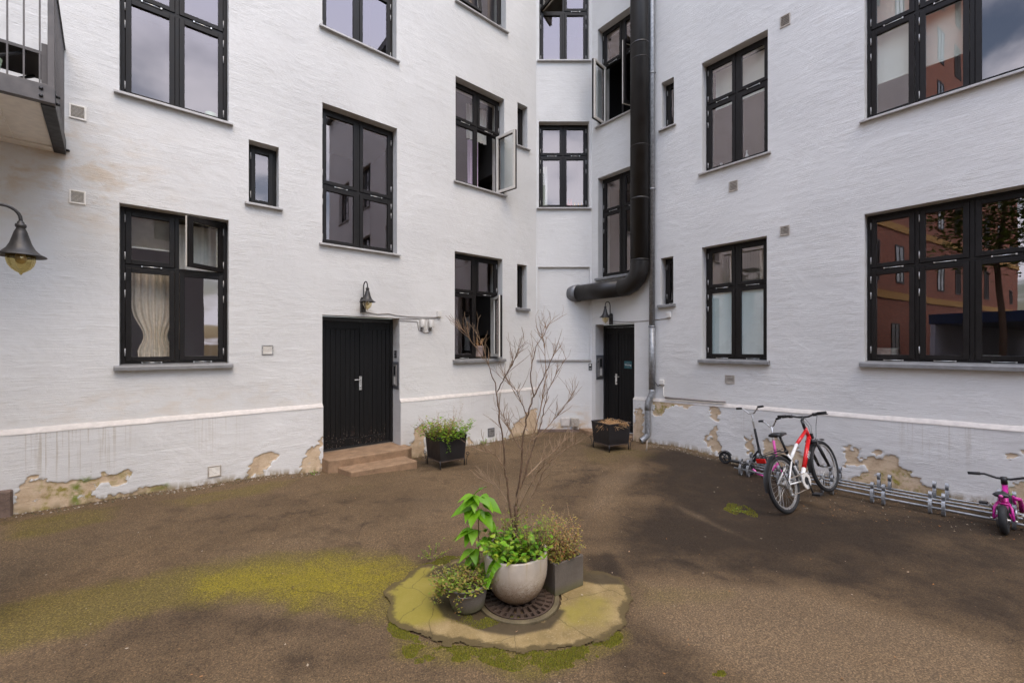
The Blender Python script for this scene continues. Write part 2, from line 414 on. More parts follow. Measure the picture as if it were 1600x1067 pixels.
def vnoise(x, y, seed=0):
    xi = np.floor(x).astype(np.int64); yi = np.floor(y).astype(np.int64); xf = x-xi; yf = y-yi
    def h(a, b):
        k = (a*374761393+b*668265263+seed*974711) & 0x7fffffff
        k = ((k ^ (k >> 13))*1274126177) & 0x7fffffff
        return ((k ^ (k >> 16)) & 0xffff)/65535.
    xf = xf*xf*(3-2*xf); yf = yf*yf*(3-2*yf)
    return (h(xi, yi)*(1-xf)+h(xi+1, yi)*xf)*(1-yf)+(h(xi, yi+1)*(1-xf)+h(xi+1, yi+1)*xf)*yf
def fbm(x, y, seed=0, o=4):
    r = 0; a = .5; t = 0
    for i in range(o):
        r = r+a*vnoise(x*2**i, y*2**i, seed+i); t += a; a *= .5
    return r/t
def sdist(px, py, poly):
    """signed distance to a polygon, positive inside"""
    P = np.array(poly, float); d = np.full(px.shape, 1e9); ins = np.zeros(px.shape, bool)
    for i in range(len(P)):
        a = P[i]; b = P[(i+1) % len(P)]; e = b-a
        wx = px-a[0]; wy = py-a[1]
        t = np.clip((wx*e[0]+wy*e[1])/(e@e+1e-12), 0, 1)
        d = np.minimum(d, np.hypot(wx-e[0]*t, wy-e[1]*t))
        c = (a[1] > py) != (b[1] > py)
        with np.errstate(divide='ignore', invalid='ignore'):
            xx = a[0]+(py-a[1])/(e[1] if e[1] else 1e-12)*e[0]
        ins ^= c & (px < xx)
    return np.where(ins, d, -d)

CP = []
for W, pts in ((LW, [(20, 803), (100, 792), (200, 775), (300, 760), (400, 745), (500, 737), (645, 716), (760, 692), (838, 676)]),
               (RW, [(990, 690), (1020, 691), (1060, 697), (1130, 714), (1200, 729), (1345, 756), (1450, 773), (1600, 793)])):
    for u, v in pts:
        t, z = W.at(u, v, .05)
        CP.append((W.o[0]+W.d[0]*t+.05*W.n[0], W.o[1]+W.d[1]*t+.05*W.n[1], z))
CP += [(1.2, 10., -.09), (0.05, 3.37, -.05), (0, 0, 0), (-4.5, 1., .04), (5., 1., .04), (2, 5.5, -.07), (-2, 5, -.05), (0, 6.5, -.10), (-9, -9, 0), (9, -9, 0)]
CP = np.array(CP)
def gz(x, y):
    x = np.asarray(x, float); y = np.asarray(y, float)
    w = 1/((x[..., None]-CP[:, 0])**2+(y[..., None]-CP[:, 1])**2+.15)**1.5
    z = (w*CP[:, 2]).sum(-1)/w.sum(-1)
    return z+.012*(fbm(x*1.3+7, y*1.3+3, 5, 2)-.5)
def G(u, v):
    z = 0.
    for _ in range(8):
        Y = (H-z)*F/(v-V0); X = (u-U0)/F*Y; z = float(gz(X, Y))
    return X, Y, z

# ------------------------------------------------------------------ the apartment building
BLD = root('apartment_building', label='white painted brick apartment building with black windows around the courtyard', cat='building')

def setattr_(me, name, arr):
    a = me.attributes.new(name, 'FLOAT', 'POINT'); a.data.foreach_set('value', np.asarray(arr, np.float32).ravel())

def make_wall(W, x0, x1, z0, z1, openings, stainf=None, step=.3, back=()):
    xs = sorted({round(v, 4) for o in openings for v in o[:2]} | {x0, x1} | {round(x0+i*step, 4) for i in range(1, int((x1-x0)/step))})
    zs = sorted({round(v, 4) for o in openings for v in o[2:4]} | {z0, z1} | {round(z0+i*step, 4) for i in range(1, int((z1-z0)/step))})
    mb = MB(); nx, nz = len(xs), len(zs)
    mb.v = [(x, 0., z) for x in xs for z in zs]
    for i in range(nx-1):
        for j in range(nz-1):
            cx = (xs[i]+xs[i+1])/2; cz = (zs[j]+zs[j+1])/2
            if any(a < cx < b and c < cz < d for a, b, c, d, *_ in openings): continue
            mb.f.append((i*nz+j, (i+1)*nz+j, (i+1)*nz+j+1, i*nz+j+1)); mb.m.append(0); mb.s.append(False)
    for a, b, c, d, r in openings:
        for q in ([(a, 0, c), (a, 0, d), (a, r, d), (a, r, c)], [(b, 0, d), (b, 0, c), (b, r, c), (b, r, d)],
                  [(a, 0, d), (b, 0, d), (b, r, d), (a, r, d)], [(b, 0, c), (a, 0, c), (a, r, c), (b, r, c)]):
            mb.add(q, [(0, 1, 2, 3)])
    for a, b, c, d, r in back: mb.add([(a, r, c), (b, r, c), (b, r, d), (a, r, d)], [(0, 1, 2, 3)])
    o = build(mb, 'wall', M['wall_l'], BLD, W.M)
    v = np.array(mb.v); st = np.zeros(len(v))
    if stainf: st = stainf(v[:, 0], v[:, 2])
    setattr_(o.data, 'stain', st); return o

# (x0, x1, z0, z1, transom height share, columns, extra)
UF = .37
LWIN = {'w1': (.985, 2.15, 1.70, 3.78), 'w2': (.985, 2.15, 5.19, 7.35), 'w3': (2.40, 2.80, 4.09, 5.03), 'w4': (3.44, 4.75, 3.65, 5.97),
        'w5': (3.44, 4.74, 7.22, 9.6), 'w6': (6.02, 7.30, 5.32, 7.47), 'w7': (6.05, 7.35, 9.0, 11.1), 'w8': (6.0, 7.25, 1.67, 3.89),
        'w9': (7.69, 8.0, 6.56, 7.55), 'w10': (7.68, 7.98, 2.83, 3.84)}
CWIN = {'c1': (.06, 1.26, 5.25, 7.31), 'c2': (.07, 1.26, 8.76, 10.8)}
RWIN = {'ra': (.17, 1.32, 7.11, 9.40), 'rb': (.18, 1.32, 3.55, 5.90), 's1': (1.815, 2.086, 6.40, 7.36), 's0': (1.80, 2.073, 2.80, 3.76),
        'r1b': (2.655, 3.79, 5.24, 7.335), 'r1a': (2.655, 3.775, 1.70, 3.83), 'rbb': (5.07, 6.68, 5.26, 7.4), 'rba': (5.07, 6.68, 1.72, 3.885),
        'e1': (8.2, 9.8, 1.72, 3.88), 'e2': (8.2, 9.8, 5.26, 7.4), 'e3': (8.2, 9.8, 8.8, 10.9), 'f1': (11.6, 13.2, 5.26, 7.4), 'f2': (11.6, 13.2, 8.8, 10.9), 'f3': (14.6, 16.2, 5.26, 7.4), 'f4': (14.6, 16.2, 8.8, 10.9)}
RV = .42
def stainL(x, z):
    s = np.exp(-((x-.4)/.8)**2-((z-3.75)/.5)**2)*.55          # rust run-off under the balcony
    s += np.exp(-((x-.4)/.9)**2-((z-4.25)/.5)**2)*.7
    s += np.exp(-((x-1.2)/1.2)**2-((z-1.13)/.16)**2)*.55
    s += np.exp(-((x-3.0)/.8)**2-((z-1.15)/.2)**2)*.25
    return np.clip(s, 0, 1)+.01
def stainC(x, z): return np.clip(np.exp(-((x-.9)/.35)**2-((z-.12)/.28)**2)*1.6+np.exp(-((x-.25)/.4)**2-((z+.0)/.2)**2)*1.2, 0, 1.3)
def stainR(x, z): return np.clip(np.exp(-((x-2.3)/.9)**2-((z-1.0)/.1)**2)*.3, 0, 1)
WTOP = 15.2
make_wall(LW, -3.2, 8.284, -.6, WTOP, [(*w, RV) for w in LWIN.values()]+[(3.44, 4.80, .10, 2.47, .31)], stainL)
make_wall(CW, 0, 1.328, -.6, WTOP, [(*w, RV) for w in CWIN.values()]+[(.04, 1.275, 1.62, 3.84, .055)], stainC, .15, [(.04, 1.275, 1.62, 3.84, .055)])
make_wall(RW, 0, 18., -.6, WTOP, [(*w, RV) for w in RWIN.values()]+[(.10, 1.17, -.02, 2.46, .33)], stainR)
VW = Wall((-8.6, -1.2), (.102, .995))
make_wall(VW, 0, 3.92, -.6, WTOP, [(1.3, 2.6, 1.72, 3.8, RV), (1.3, 2.6, 5.26, 7.4, RV), (1.3, 2.6, 8.8, 10.9, RV)])
# roof over both wings
mb = MB()
pl = lambda W, t, d: (W.o[0]+W.d[0]*t+W.n[0]*d, W.o[1]+W.d[1]*t+W.n[1]*d)
mb.prism([pl(LW, -3.2, .25), pl(LW, 8.15, .25), pl(RW, .1, .25), pl(RW, 18, .25), pl(RW, 18, -9), (6, 20), pl(LW, -3.2, -9)], WTOP, WTOP+.3)
build(mb, 'roof', M['slate'], BLD)

def hinge_mesh():
    mb = MB(); mb.tube([(0, 0, -.05), (0, 0, .05)], .0065, 8); return mb.mesh('hinge', [M['hinge']])
HINGE = hinge_mesh()
STAY = {}
def stay_mesh(w):
    k = round(w, 2)
    if k not in STAY:
        mb = MB(); mb.tube([(-w/2, 0, 0), (w/2, 0, 0)], .005, 6); mb.box(-w/2-.008, -w/2+.008, -.008, .012, -.008, .008); mb.box(w/2-.008, w/2+.008, -.008, .012, -.008, .008)
        STAY[k] = mb.mesh('stay_bar', [M['steel']])
    return STAY[k]

def window(W, key, dims, cols=2, uf=UF, open=None, room='room', thick=None, frost=(), label=None, detail=True, recess=.17):
    """frame > sashes, panes, hinges, stay bars, sill and the lit-less room behind. open: {(col,row): (hung, degrees)}"""
    x0, x1, z0, z1 = dims; open = open or {}; g = .004
    fx0, fx1, fz0, fz1 = x0+g, x1-g, z0+g, z1-g
    fw, ms, r, dp = .045, .046, recess, .10
    mb = MB()
    mb.box(fx0, fx0+fw, r, r+dp, fz0, fz1).box(fx1-fw, fx1, r, r+dp, fz0, fz1)
    mb.box(fx0+fw, fx1-fw, r, r+dp, fz0, fz0+fw).box(fx0+fw, fx1-fw, r, r+dp, fz1-fw, fz1)
    cw = (fx1-fx0-2*fw-(cols-1)*ms)/cols
    rows = [(fz0+fw, fz1-fw)]
    if uf:
        zt = fz1-uf*(fz1-fz0)
        rows = [(fz0+fw, zt-ms/2), (zt+ms/2, fz1-fw)]
        mb.box(fx0+fw, fx1-fw, r+.002, r+dp-.002, zt-ms/2, zt+ms/2)
    for c in range(1, cols):
        xm = fx0+fw+c*cw+(c-1)*ms
        for a, b in rows: mb.box(xm, xm+ms, r+.001, r+dp-.001, a, b)
    wo = build(mb, 'window', M['frame'], BLD, W.M, .003, label)
    # room behind
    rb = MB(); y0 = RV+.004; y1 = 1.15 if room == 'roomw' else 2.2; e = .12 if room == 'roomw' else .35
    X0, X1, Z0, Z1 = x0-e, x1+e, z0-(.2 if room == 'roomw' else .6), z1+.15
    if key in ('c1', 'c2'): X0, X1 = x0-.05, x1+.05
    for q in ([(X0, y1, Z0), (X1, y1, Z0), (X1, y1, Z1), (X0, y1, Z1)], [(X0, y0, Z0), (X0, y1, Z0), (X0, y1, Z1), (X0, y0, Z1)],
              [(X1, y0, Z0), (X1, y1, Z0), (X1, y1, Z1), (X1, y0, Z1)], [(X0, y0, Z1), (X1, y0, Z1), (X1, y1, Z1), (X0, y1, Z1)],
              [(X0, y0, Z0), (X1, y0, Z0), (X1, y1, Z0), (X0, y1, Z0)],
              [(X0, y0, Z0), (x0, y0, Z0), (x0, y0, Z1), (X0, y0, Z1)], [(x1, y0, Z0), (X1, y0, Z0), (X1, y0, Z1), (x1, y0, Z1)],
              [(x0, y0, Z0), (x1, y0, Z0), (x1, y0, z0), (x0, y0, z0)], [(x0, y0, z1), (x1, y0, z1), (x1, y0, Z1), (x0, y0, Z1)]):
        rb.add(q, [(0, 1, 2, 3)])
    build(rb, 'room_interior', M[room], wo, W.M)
    # inner lining of the opening
    lb = MB(); a = .006
    lb.box(x0+a, x0+a+.012, r+dp+.002, RV, z0+.02, z1-.02).box(x1-a-.012, x1-a, r+dp+.002, RV, z0+.02, z1-.02).box(x0+a, x1-a, r+dp+.002, RV+.06, z0+.004, z0+.02).box(x0+a, x1-a, r+dp+.002, RV, z1-.02, z1-.006)
    build(lb, 'lining', M['white'], wo, W.M)
    for c in range(cols):
        cx0 = fx0+fw+c*(cw+ms)
        for ri, (a, b) in enumerate(rows):
            hung = 'L' if (c == 0 or (cols == 3 and c == 1)) else 'R'
            ang = 0
            if (c, ri) in open: hung, ang = open[(c, ri)]
            w, h, sb, gp = cw-.006, b-a-.006, .058, .003
            sx = 0 if hung in 'LT' else -w
            def rect(m, mat, ya, yb):
                m.box(sx, sx+sb, ya, yb, 0, h, mat).box(sx+w-sb, sx+w, ya, yb, 0, h, mat)
                m.box(sx+sb, sx+w-sb, ya, yb, 0, sb, mat).box(sx+sb, sx+w-sb, ya, yb, h-sb, h, mat)
            m2 = MB(); rect(m2, 0, -.012, .035)
            if ang: rect(m2, 1, .0351, .062)
            if hung == 'L': X = W.M @ T(cx0+gp, r, a+gp) @ RZ(-math.radians(ang))
            elif hung == 'R': X = W.M @ T(cx0+cw-gp, r, a+gp) @ RZ(math.radians(ang))
            else: X = W.M @ T(cx0+gp, r, a+gp+h) @ RX(-math.radians(ang)) @ T(0, 0, -h)
            so = build(m2, 'sash', [M['frame'], M['white']], wo, X, .003, 'sash swung open' if ang > 15 else None)
            p = MB(); fr = (c, ri) in frost
            e2 = sb-.006
            p.add([(sx+e2, .018, e2), (sx+w-e2, .018, e2), (sx+w-e2, .018, h-e2), (sx+e2, .018, h-e2)], [(0, 1, 2, 3)])
            build(p, 'pane', M['glass'], wo, X)
            if fr:
                p = MB(); p.box(sx+e2, sx+w-e2, .024, .027, e2, h-e2)
                build(p, 'frosted_film', M['frost'], wo, X)
            if not detail: continue
            hs = (.12, .5, .88) if (ri == 0 and uf) else (.15, .85)
            if ri == 0 and uf: hs = (.10, .72, .90)
            hx = cx0-.002 if hung != 'R' else cx0+cw+.002
            if hung != 'T':
                for q in hs: build(HINGE, 'hinge', [], wo, W.M @ T(hx, r-.016, a+q*(b-a)))
            if not ang:
                build(stay_mesh(min(.2, w*.42)), 'stay_bar', [], wo, W.M @ T(cx0+cw*.52, r-.012, a-.018))
    # sill
    sm = MB(); t = thick or .035; o = .05; pj = .06 if t < .05 else .075
    prof = [(-pj, z0-t), (-pj, z0-t*.25), (-pj+.012, z0), (r-.004, z0+.012), (r-.004, z0+.004), (-.002, z0-.01), (-.002, z0-t)]
    n = len(prof); vs = [(xx, y, z) for xx in (x0-o, x1+o) for y, z in prof]
    # the part inside the opening may not be wider than it: two profiles
    sm = MB()
    outer = [(-pj, z0-t), (-pj, z0-t*.3), (-pj+.01, z0-.002), (-.002, z0+.004), (-.002, z0-t)]
    inner = [(-.0015, z0+.004), (r-.004, z0+.016), (r-.004, z0+.003), (-.0015, z0+.003)]
    for pr, xa, xb in ((outer, x0-o, x1+o), (inner, x0+.003, x1-.003)):
        k = len(pr)
        sm.add([(xx, y, z) for xx in (xa, xb) for y, z in pr], [tuple(range(k))[::-1], tuple(range(k, 2*k))]+[(i, (i+1) % k, k+(i+1) % k, k+i) for i in range(k)])
    build(sm, 'sill', M['sill'] if thick else M['sill_metal'], wo, W.M, .004)
    return wo

window(LW, 'w1', LWIN['w1'], open={(1, 1): ('R', 35)}, room='room', thick=.06, label='ground floor window with linen curtain and upper right casement open')
window(LW, 'w2', LWIN['w2'])
window(LW, 'w3', LWIN['w3'], cols=1, uf=0, room='roomd', label='small single pane window')
window(LW, 'w4', LWIN['w4'], uf=.56, room='roomd')
window(LW, 'w5', LWIN['w5'], uf=.5, room='roomd')
window(LW, 'w6', LWIN['w6'], open={(1, 0): ('R', 98)}, room='roomd', label='window with its lower right casement thrown open showing the white inner side')
window(LW, 'w7', LWIN['w7'], open={(0, 0): ('T', 9)})
window(LW, 'w8', LWIN['w8'], open={(1, 0): ('R', 65)}, room='roomd', thick=.06, label='ground floor window with lower right casement open over a pink pot')
window(LW, 'w9', LWIN['w9'], cols=1, uf=0, room='roomd', label='narrow window beside the cut corner')
window(LW, 'w10', LWIN['w10'], cols=1, uf=0, room='roomd', thick=.06, label='narrow ground floor window beside the cut corner')
window(CW, 'c1', CWIN['c1'])
window(CW, 'c2', CWIN['c2'], open={(0, 1): ('L', 60)}, label='corner window with its upper left casement open')
window(RW, 'ra', RWIN['ra'], open={(0, 0): ('L', 84), (1, 0): ('R', 72)}, room='roomd', label='stair window with both lower casements open')
window(RW, 'rb', RWIN['rb'], uf=.34, room='room', thick=.06)
window(RW, 's1', RWIN['s1'], cols=1, uf=0, room='roomd')
window(RW, 's0', RWIN['s0'], cols=1, uf=0, room='roomd', thick=.06)
window(RW, 'r1b', RWIN['r1b'], room='roomd')
window(RW, 'r1a', RWIN['r1a'], room='roomw', thick=.06, frost={(0, 0), (1, 0)}, label='ground floor window with frosted lower panes')
window(RW, 'rbb', RWIN['rbb'], cols=3, open={(0, 0): ('L', 4)}, label='wide first floor window with roller blinds')
window(RW, 'rba', RWIN['rba'], cols=3, room='roomd', thick=.07, label='wide ground floor window of six panes')
for k in ('e1', 'e2', 'e3', 'f1', 'f2', 'f3', 'f4'): window(RW, k, RWIN[k], cols=3, room='roomd', detail=False)

for z in (1.72, 5.26, 8.8): window(VW, 'v', (1.3, 2.6, z, z+2.1), room='roomd', detail=False)
# blind niche ledge
mb = MB(); mb.box(.02, 1.30, -.035, .054, 1.60, 1.645).box(.02, 1.30, -.042, -.0352, 1.60, 1.63)
build(mb, 'niche_ledge', M['sill_metal'], BLD, CW.M, .004)

# ------------------------------------------------------------------ plinths with flaking paint
def plinth(W, xa, xb, za, zb, polys, algae=(), mossp=(), drips=(), closeL=False, closeR=False, st=.016):
    nx = int((xb-xa)/st); zb0 = -.45; nz = 92
    xs = np.linspace(xa, xb, nx+1); k = np.linspace(0, 1, nz+1)
    X = np.repeat(xs[:, None], nz+1, 1); top = za+(zb-za)*(X-xa)/(xb-xa)
    zlo = np.full_like(X, zb0); Z = zlo+(top-zlo)*(k[None, :]**.8)
    wob = (fbm(X*3, Z*3, 11, 2)-.5)*.09
    peel = np.zeros_like(X)
    for p in polys:
        d = sdist(X, Z, [W.at(u, v, .05) for u, v in p])
        peel = np.maximum(peel, np.clip(.5+(d-.018+.20*(fbm(X*6, Z*7, 3, 4)-.5)+.13*(fbm(X*19, Z*22, 13, 3)-.5))/.10, 0, 1))
    al = np.zeros_like(X)
    for p in algae: al = np.maximum(al, np.clip(.5+sdist(X, Z, [W.at(u, v, .05) for u, v in p])/.05, 0, 1))
    mo = np.zeros_like(X)
    for p in mossp: mo = np.maximum(mo, np.clip(.5+sdist(X, Z, [W.at(u, v, .05) for u, v in p])/.12, 0, 1))
    dr = np.zeros_like(X)
    for (u0, u1, amt) in drips:
        t0 = W.at(u0, 600, .05)[0]; t1 = W.at(u1, 600, .05)[0]
        dr = np.maximum(dr, amt*np.clip(np.minimum(X-t0, t1-X)/.25, 0, 1)*np.clip((Z-.30)/.35, 0, 1))
    gx = W.o[0]+W.d[0]*X+.05*W.n[0]; gy = W.o[1]+W.d[1]*X+.05*W.n[1]
    gh = gz(gx, gy)
    foot = np.clip(1-(Z-gh)/(.05+.09*fbm(X*2.2, X*0+3.3, 21, 3)), 0, 1)
    Yv = -.05+.011*np.clip((peel-.45)*8, 0, 1)+wob*.10-.012*np.clip(1-(Z-gh)/.12, 0, 1)*fbm(X*4, Z*4, 8, 3)
    mb = MB(); mb.v = list(zip(X.ravel(), Yv.ravel(), Z.ravel()))
    n = nz+1
    ii, jj = np.meshgrid(np.arange(nx), np.arange(nz), indexing='ij'); a = (ii*n+jj).ravel()
    mb.f = list(zip(a, a+n, a+n+1, a+1)); mb.m = [0]*len(mb.f); mb.s = [True]*len(mb.f)
    nf = len(mb.v)
    # sloped top
    tops = [(float(x), float(Yv[i, -1]), float(Z[i, -1])) for i, x in enumerate(xs)]
    lip = MB(); vs = []
    for i, (x, y, z) in enumerate(tops):
        w = .012*(fbm(np.array(x*5), np.array(1.), 4, 2)-.5)
        vs += [(x, y-.006+w*.3, z-.006), (x, y-.004+w*.3, z+.008+w), (x, .004, z+.062+w)]
    lip.add(vs, [q for i in range(nx) for q in ((3*i, 3*i+3, 3*i+4, 3*i+1), (3*i+1, 3*i+4, 3*i+5, 3*i+2))], 0, True)
    for flag, x, i in ((closeL, xa, 0), (closeR, xb, nx)):
        if flag:
            z = float(Z[i, -1]); mb.add([(x, -.05, zb0), (x, 0.02, zb0), (x, 0.02, z), (x, -.05, z)], [(0, 1, 2, 3)])
            lip.add([(x, -.055, z-.006), (x, .004, z-.006), (x, .004, z+.062), (x, -.055, z+.008)], [(0, 1, 2, 3)])
    o = build(mb, 'plinth', M['plinth'], BLD, W.M)
    pad = np.zeros(len(mb.v)-nf)
    for nm, arr in (('peel', peel), ('algae', al), ('moss', mo), ('drip', dr), ('foot', foot), ('stain', np.zeros_like(X))):
        setattr_(o.data, nm, np.concatenate([np.asarray(arr).ravel(), pad]))
    l = build(lip, 'plinth_lip', M['lip'], o, W.M)
    return o
A1 = [(22, 806), (20, 778), (36, 742), (60, 742), (66, 750), (90, 753), (108, 752), (122, 748), (138, 746), (160, 734), (182, 742), (200, 731), (214, 736), (206, 746), (185, 752), (160, 760), (152, 771), (175, 779), (250, 757), (272, 762), (220, 790), (100, 812), (40, 822)]
plinth(LW, -.30, 3.44, .950, .952, [A1, [(385, 738), (398, 716), (424, 705), (434, 712), (424, 728), (408, 742), (386, 748)], [(468, 726), (480, 701), (503, 686), (508, 760), (470, 755)], [(270, 772), (300, 764), (330, 752), (372, 748), (372, 775), (300, 790)]],
       algae=[[(110, 790), (112, 758), (120, 757), (126, 747), (140, 745), (142, 750), (126, 757), (124, 780), (128, 792)], [(230, 765), (262, 755), (268, 763), (236, 772)]], mossp=[A1[4:]+[(40, 830)], [(250, 790), (280, 740), (390, 735), (390, 790)]],
       drips=[(10, 215, 1.), (280, 400, .35)], closeR=True)
plinth(LW, 4.80, 8.284, .915, .925, [[(630, 730), (631, 697), (642, 690), (648, 668), (662, 664), (668, 735)], [(728, 712), (731, 684), (738, 686), (742, 712)], [(795, 692), (797, 665), (812, 655), (838, 632), (845, 690)], [(770, 700), (790, 682), (800, 700)]],
       mossp=[[(740, 715), (750, 680), (800, 670), (800, 710)]], drips=[(700, 800, .2)], closeL=True)
R5 = [(1319, 727), (1321, 699), (1333, 693), (1346, 698), (1350, 716), (1364, 713), (1378, 718), (1392, 713), (1405, 716), (1408, 725), (1422, 729), (1434, 741), (1441, 745), (1452, 758), (1482, 768), (1482, 786), (1330, 768), (1333, 741), (1347, 737), (1352, 733), (1340, 732)]
plinth(RW, 1.17, 9.5, .80, 1.01, [[(985, 700), (988, 650), (999, 626), (1007, 640), (1005, 672), (1012, 694), (1010, 702)], [(1018, 650), (1021, 622), (1084, 628), (1078, 636), (1046, 638), (1040, 646)], [(1100, 632), (1132, 634), (1122, 650), (1118, 661), (1104, 659), (1110, 644)], [(1094, 686), (1108, 682), (1104, 668), (1118, 666), (1124, 680), (1128, 708), (1114, 704)],
       [(1160, 697), (1164, 682), (1178, 681), (1184, 700), (1181, 712), (1168, 712)], [(1190, 712), (1193, 688), (1210, 686), (1222, 698), (1258, 700), (1260, 745), (1200, 740)], R5, [(1362, 706), (1367, 701), (1376, 707), (1372, 713)], [(1573, 714), (1577, 707), (1596, 704), (1599, 715), (1586, 717)], [(1574, 800), (1580, 756), (1620, 748), (1650, 760), (1660, 815)]],
       mossp=[[(1010, 640), (1020, 620), (1060, 622), (1050, 650)], [(1320, 770), (1325, 738), (1420, 730), (1480, 770), (1470, 800)], [(1120, 735), (1150, 700), (1200, 705), (1200, 745)]], drips=[(1140, 1180, .6), (1380, 1560, .45)], closeL=True, st=.02)
mb = MB(); mb.box(.0, 1.328, -.03, .0, -.5, -.02); build(mb, 'plinth', M['guard'], BLD, CW.M, .01)

# ------------------------------------------------------------------ doors and steps
def door(W, x0, x1, z0, z1, rec, split, fixed_left, label):
    mb = MB(); f = .055; g = .004
    mb.box(x0+g, x0+f, rec-.02, rec+.06, z0, z1-g).box(x1-f, x1-g, rec-.02, rec+.06, z0, z1-g).box(x0+f, x1-f, rec-.02, rec+.06, z1-.07, z1-g).box(x0+f, x1-f, rec-.005, rec+.06, z0, z0+.03)
    d = build(mb, 'door', M['black'], BLD, W.M, .004, label)
    xs = x0+f+split*(x1-x0-2*f)
    zt = z1-.07
    for a, b in ((x0+f+.003, xs-.003), (xs+.003, x1-f-.003)):
        m = MB(); w = b-a
        m.box(0, .075, 0, .045, 0, zt-z0-.035).box(w-.075, w, 0, .045, 0, zt-z0-.035)
        m.box(.075, w-.075, 0, .045, zt-z0-.17, zt-z0-.035).box(.075, w-.075, 0, .045, 0, .14)
        n = max(2, round((w-.15)/.085)); pw = (w-.15)/n
        for i in range(n): m.box(.075+i*pw+.004, .075+(i+1)*pw-.004, .012, .04, .14, zt-z0-.17)
        m.box(.075, w-.075, .022, .045, .13, zt-z0-.16)
        m.box(.09, w-.09, .004, .02, zt-z0-.185, zt-z0-.172)
        build(m, 'door_leaf', M['door'], d, W.M @ T(a, rec, z0+.032), .003)
    hx = xs-.05 if not fixed_left else xs+.06
    return d, xs
d1, xs1 = door(LW, 3.44, 4.80, .14, 2.47, .30, .60, False, 'wide double door of black boards with scuffed foot')
def handle(W, x, z, y, dirx, parent):
    m = MB(); m.box(-.025, .025, -.008, 0, -.13, .12).tube([(0, -.008, .06), (0, -.05, .06), (dirx*.12, -.055, .06)], .009, 8).tube([(0, -.02, -.07), (0, 0, -.07)], .016, 10)
    build(m, 'handle', M['steel'], parent, W.M @ T(x, y, z), .002)
t, z = LW.at(563, 598, -.30); handle(LW, t, z, .299, -1, d1)
d2, xs2 = door(RW, .10, 1.17, -.02, 2.46, .32, .30, True, 'narrower black board door with a teal sign')
t, z = RW.at(963, 592, -.32); handle(RW, t, z, .319, 1, d2)
# teal sign on the door leaf with its word
def text_mesh(word, size, name, mat, parent, X, ext=.001):
    cu = bpy.data.curves.new(name, 'FONT'); cu.body = word; cu.size = size; cu.extrude = ext; cu.align_x = 'CENTER'; cu.align_y = 'CENTER'; cu.resolution_u = 3
    tmp = bpy.data.objects.new('tmp', cu); COL.objects.link(tmp)
    dg = bpy.context.evaluated_depsgraph_get()
    me = bpy.data.meshes.new_from_object(tmp.evaluated_get(dg)); bpy.data.objects.remove(tmp)
    me.materials.clear(); me.materials.append(mat)
    return build(me, name, [], parent, X)
t, z = RW.at(981.5, 570, -.32)
mb = MB(); mb.box(-.10, .10, -.006, 0, -.085, .085)
sg = tag(build(mb, 'sign', M['teal'], None, RW.M @ T(t, .317, z), .002), 'teal sign with a white word taped to the black door', 'sign')
text_mesh('Visning', .062, 'lettering', M['whiteplastic'], sg, RW.M @ T(t, .309, z) @ RX(PI/2))
mb = MB(); mb.box(-.04, .04, -.008, -.0065, .045, .05).box(-.035, .035, -.008, -.0065, -.058, -.054)
build(mb, 'marking', M['panel'], sg, RW.M @ T(t, .317, z))

def roughslab(poly, z0, z1, name, mat, parent, X, bev=.018):
    mb = MB(); mb.prism(poly, z0, z1); o = build(mb, name, mat, parent, X, bev); return o
st = roughslab([(3.442, .33), (4.798, .33), (4.798, -.001), (4.86, -.001), (4.90, -.02), (4.90, -.30), (4.80, -.36), (3.60, -.33), (3.45, -.27), (3.42, -.06), (3.442, -.001)], -.35, .125, 'step', M['stone'], BLD, LW.M)
st = roughslab([(3.58, -.30), (4.74, -.33), (4.76, -.78), (3.66, -.72)], -.35, .0, 'step', M['stone'], BLD, LW.M)
st = roughslab([(-.25, -.02), (.0, -.02), (.06, .2), (1.15, .2), (1.16, -.28), (.1, -.32), (-.22, -.24)], -.5, .0, 'step', M['stone'], BLD, RW.M)
roughslab([(-.14, -.10), (.10, -.12), (.11, -.02), (-.14, -.02)], -.3, .34, 'guard_stone', M['guard'], BLD, LW.M, .02)

# the short passage wall that carries the near lamp, just outside the picture
WW = Wall((-2.95, 2.30), (-.787, .617))
WW.n = (.617, .787); WW.M = Matrix(((-.787, -.617, 0, -2.95), (.617, -.787, 0, 2.30), (0, 0, 1, 0), (0, 0, 0, 1)))
mb = MB(); mb.box(.78, 1.36, .0, .45, -.5, 3.5)
build(mb, 'gate_pier', M['wall_l'], BLD, WW.M, .01)

# ------------------------------------------------------------------ ground
def lines(segs):
    out = []
    for a, b, st in segs: out += list(np.arange(a, b-1e-6, st))
    return np.array(out+[segs[-1][1]])
gxs = lines([(-60, -9, 6), (-9, -4, .08), (-4, 4, .03), (4, 7.5, .06), (7.5, 60, 6)])
gys = lines([(-60, 0, 5), (0, 1.8, .3), (1.8, 5, .022), (5, 10.6, .06), (10.6, 60, 6)])
X, Y = np.meshgrid(gxs, gys, indexing='ij'); Z = gz(X, Y)
def pix(x, y, z): return U0+F*x/np.maximum(y, .3), V0+F*(H-z)/np.maximum(y, .3)
def gpoly(pts): return [G(u, v)[:2] for u, v in pts]
def soft(x, y, pts, w, amp=.0, sc=2., seed=1):
    d = sdist(x, y, gpoly(pts))
    if amp: d = d+amp*(fbm(x*sc, y*sc, seed, 4)-.5)*2
    return np.clip(.5+d/w, 0, 1)
MOSS1 = [(270, 912), (330, 893), (400, 884), (480, 882), (560, 872), (612, 876), (655, 886), (640, 915), (606, 940), (598, 966), (545, 956), (470, 944), (400, 938), (330, 936)]
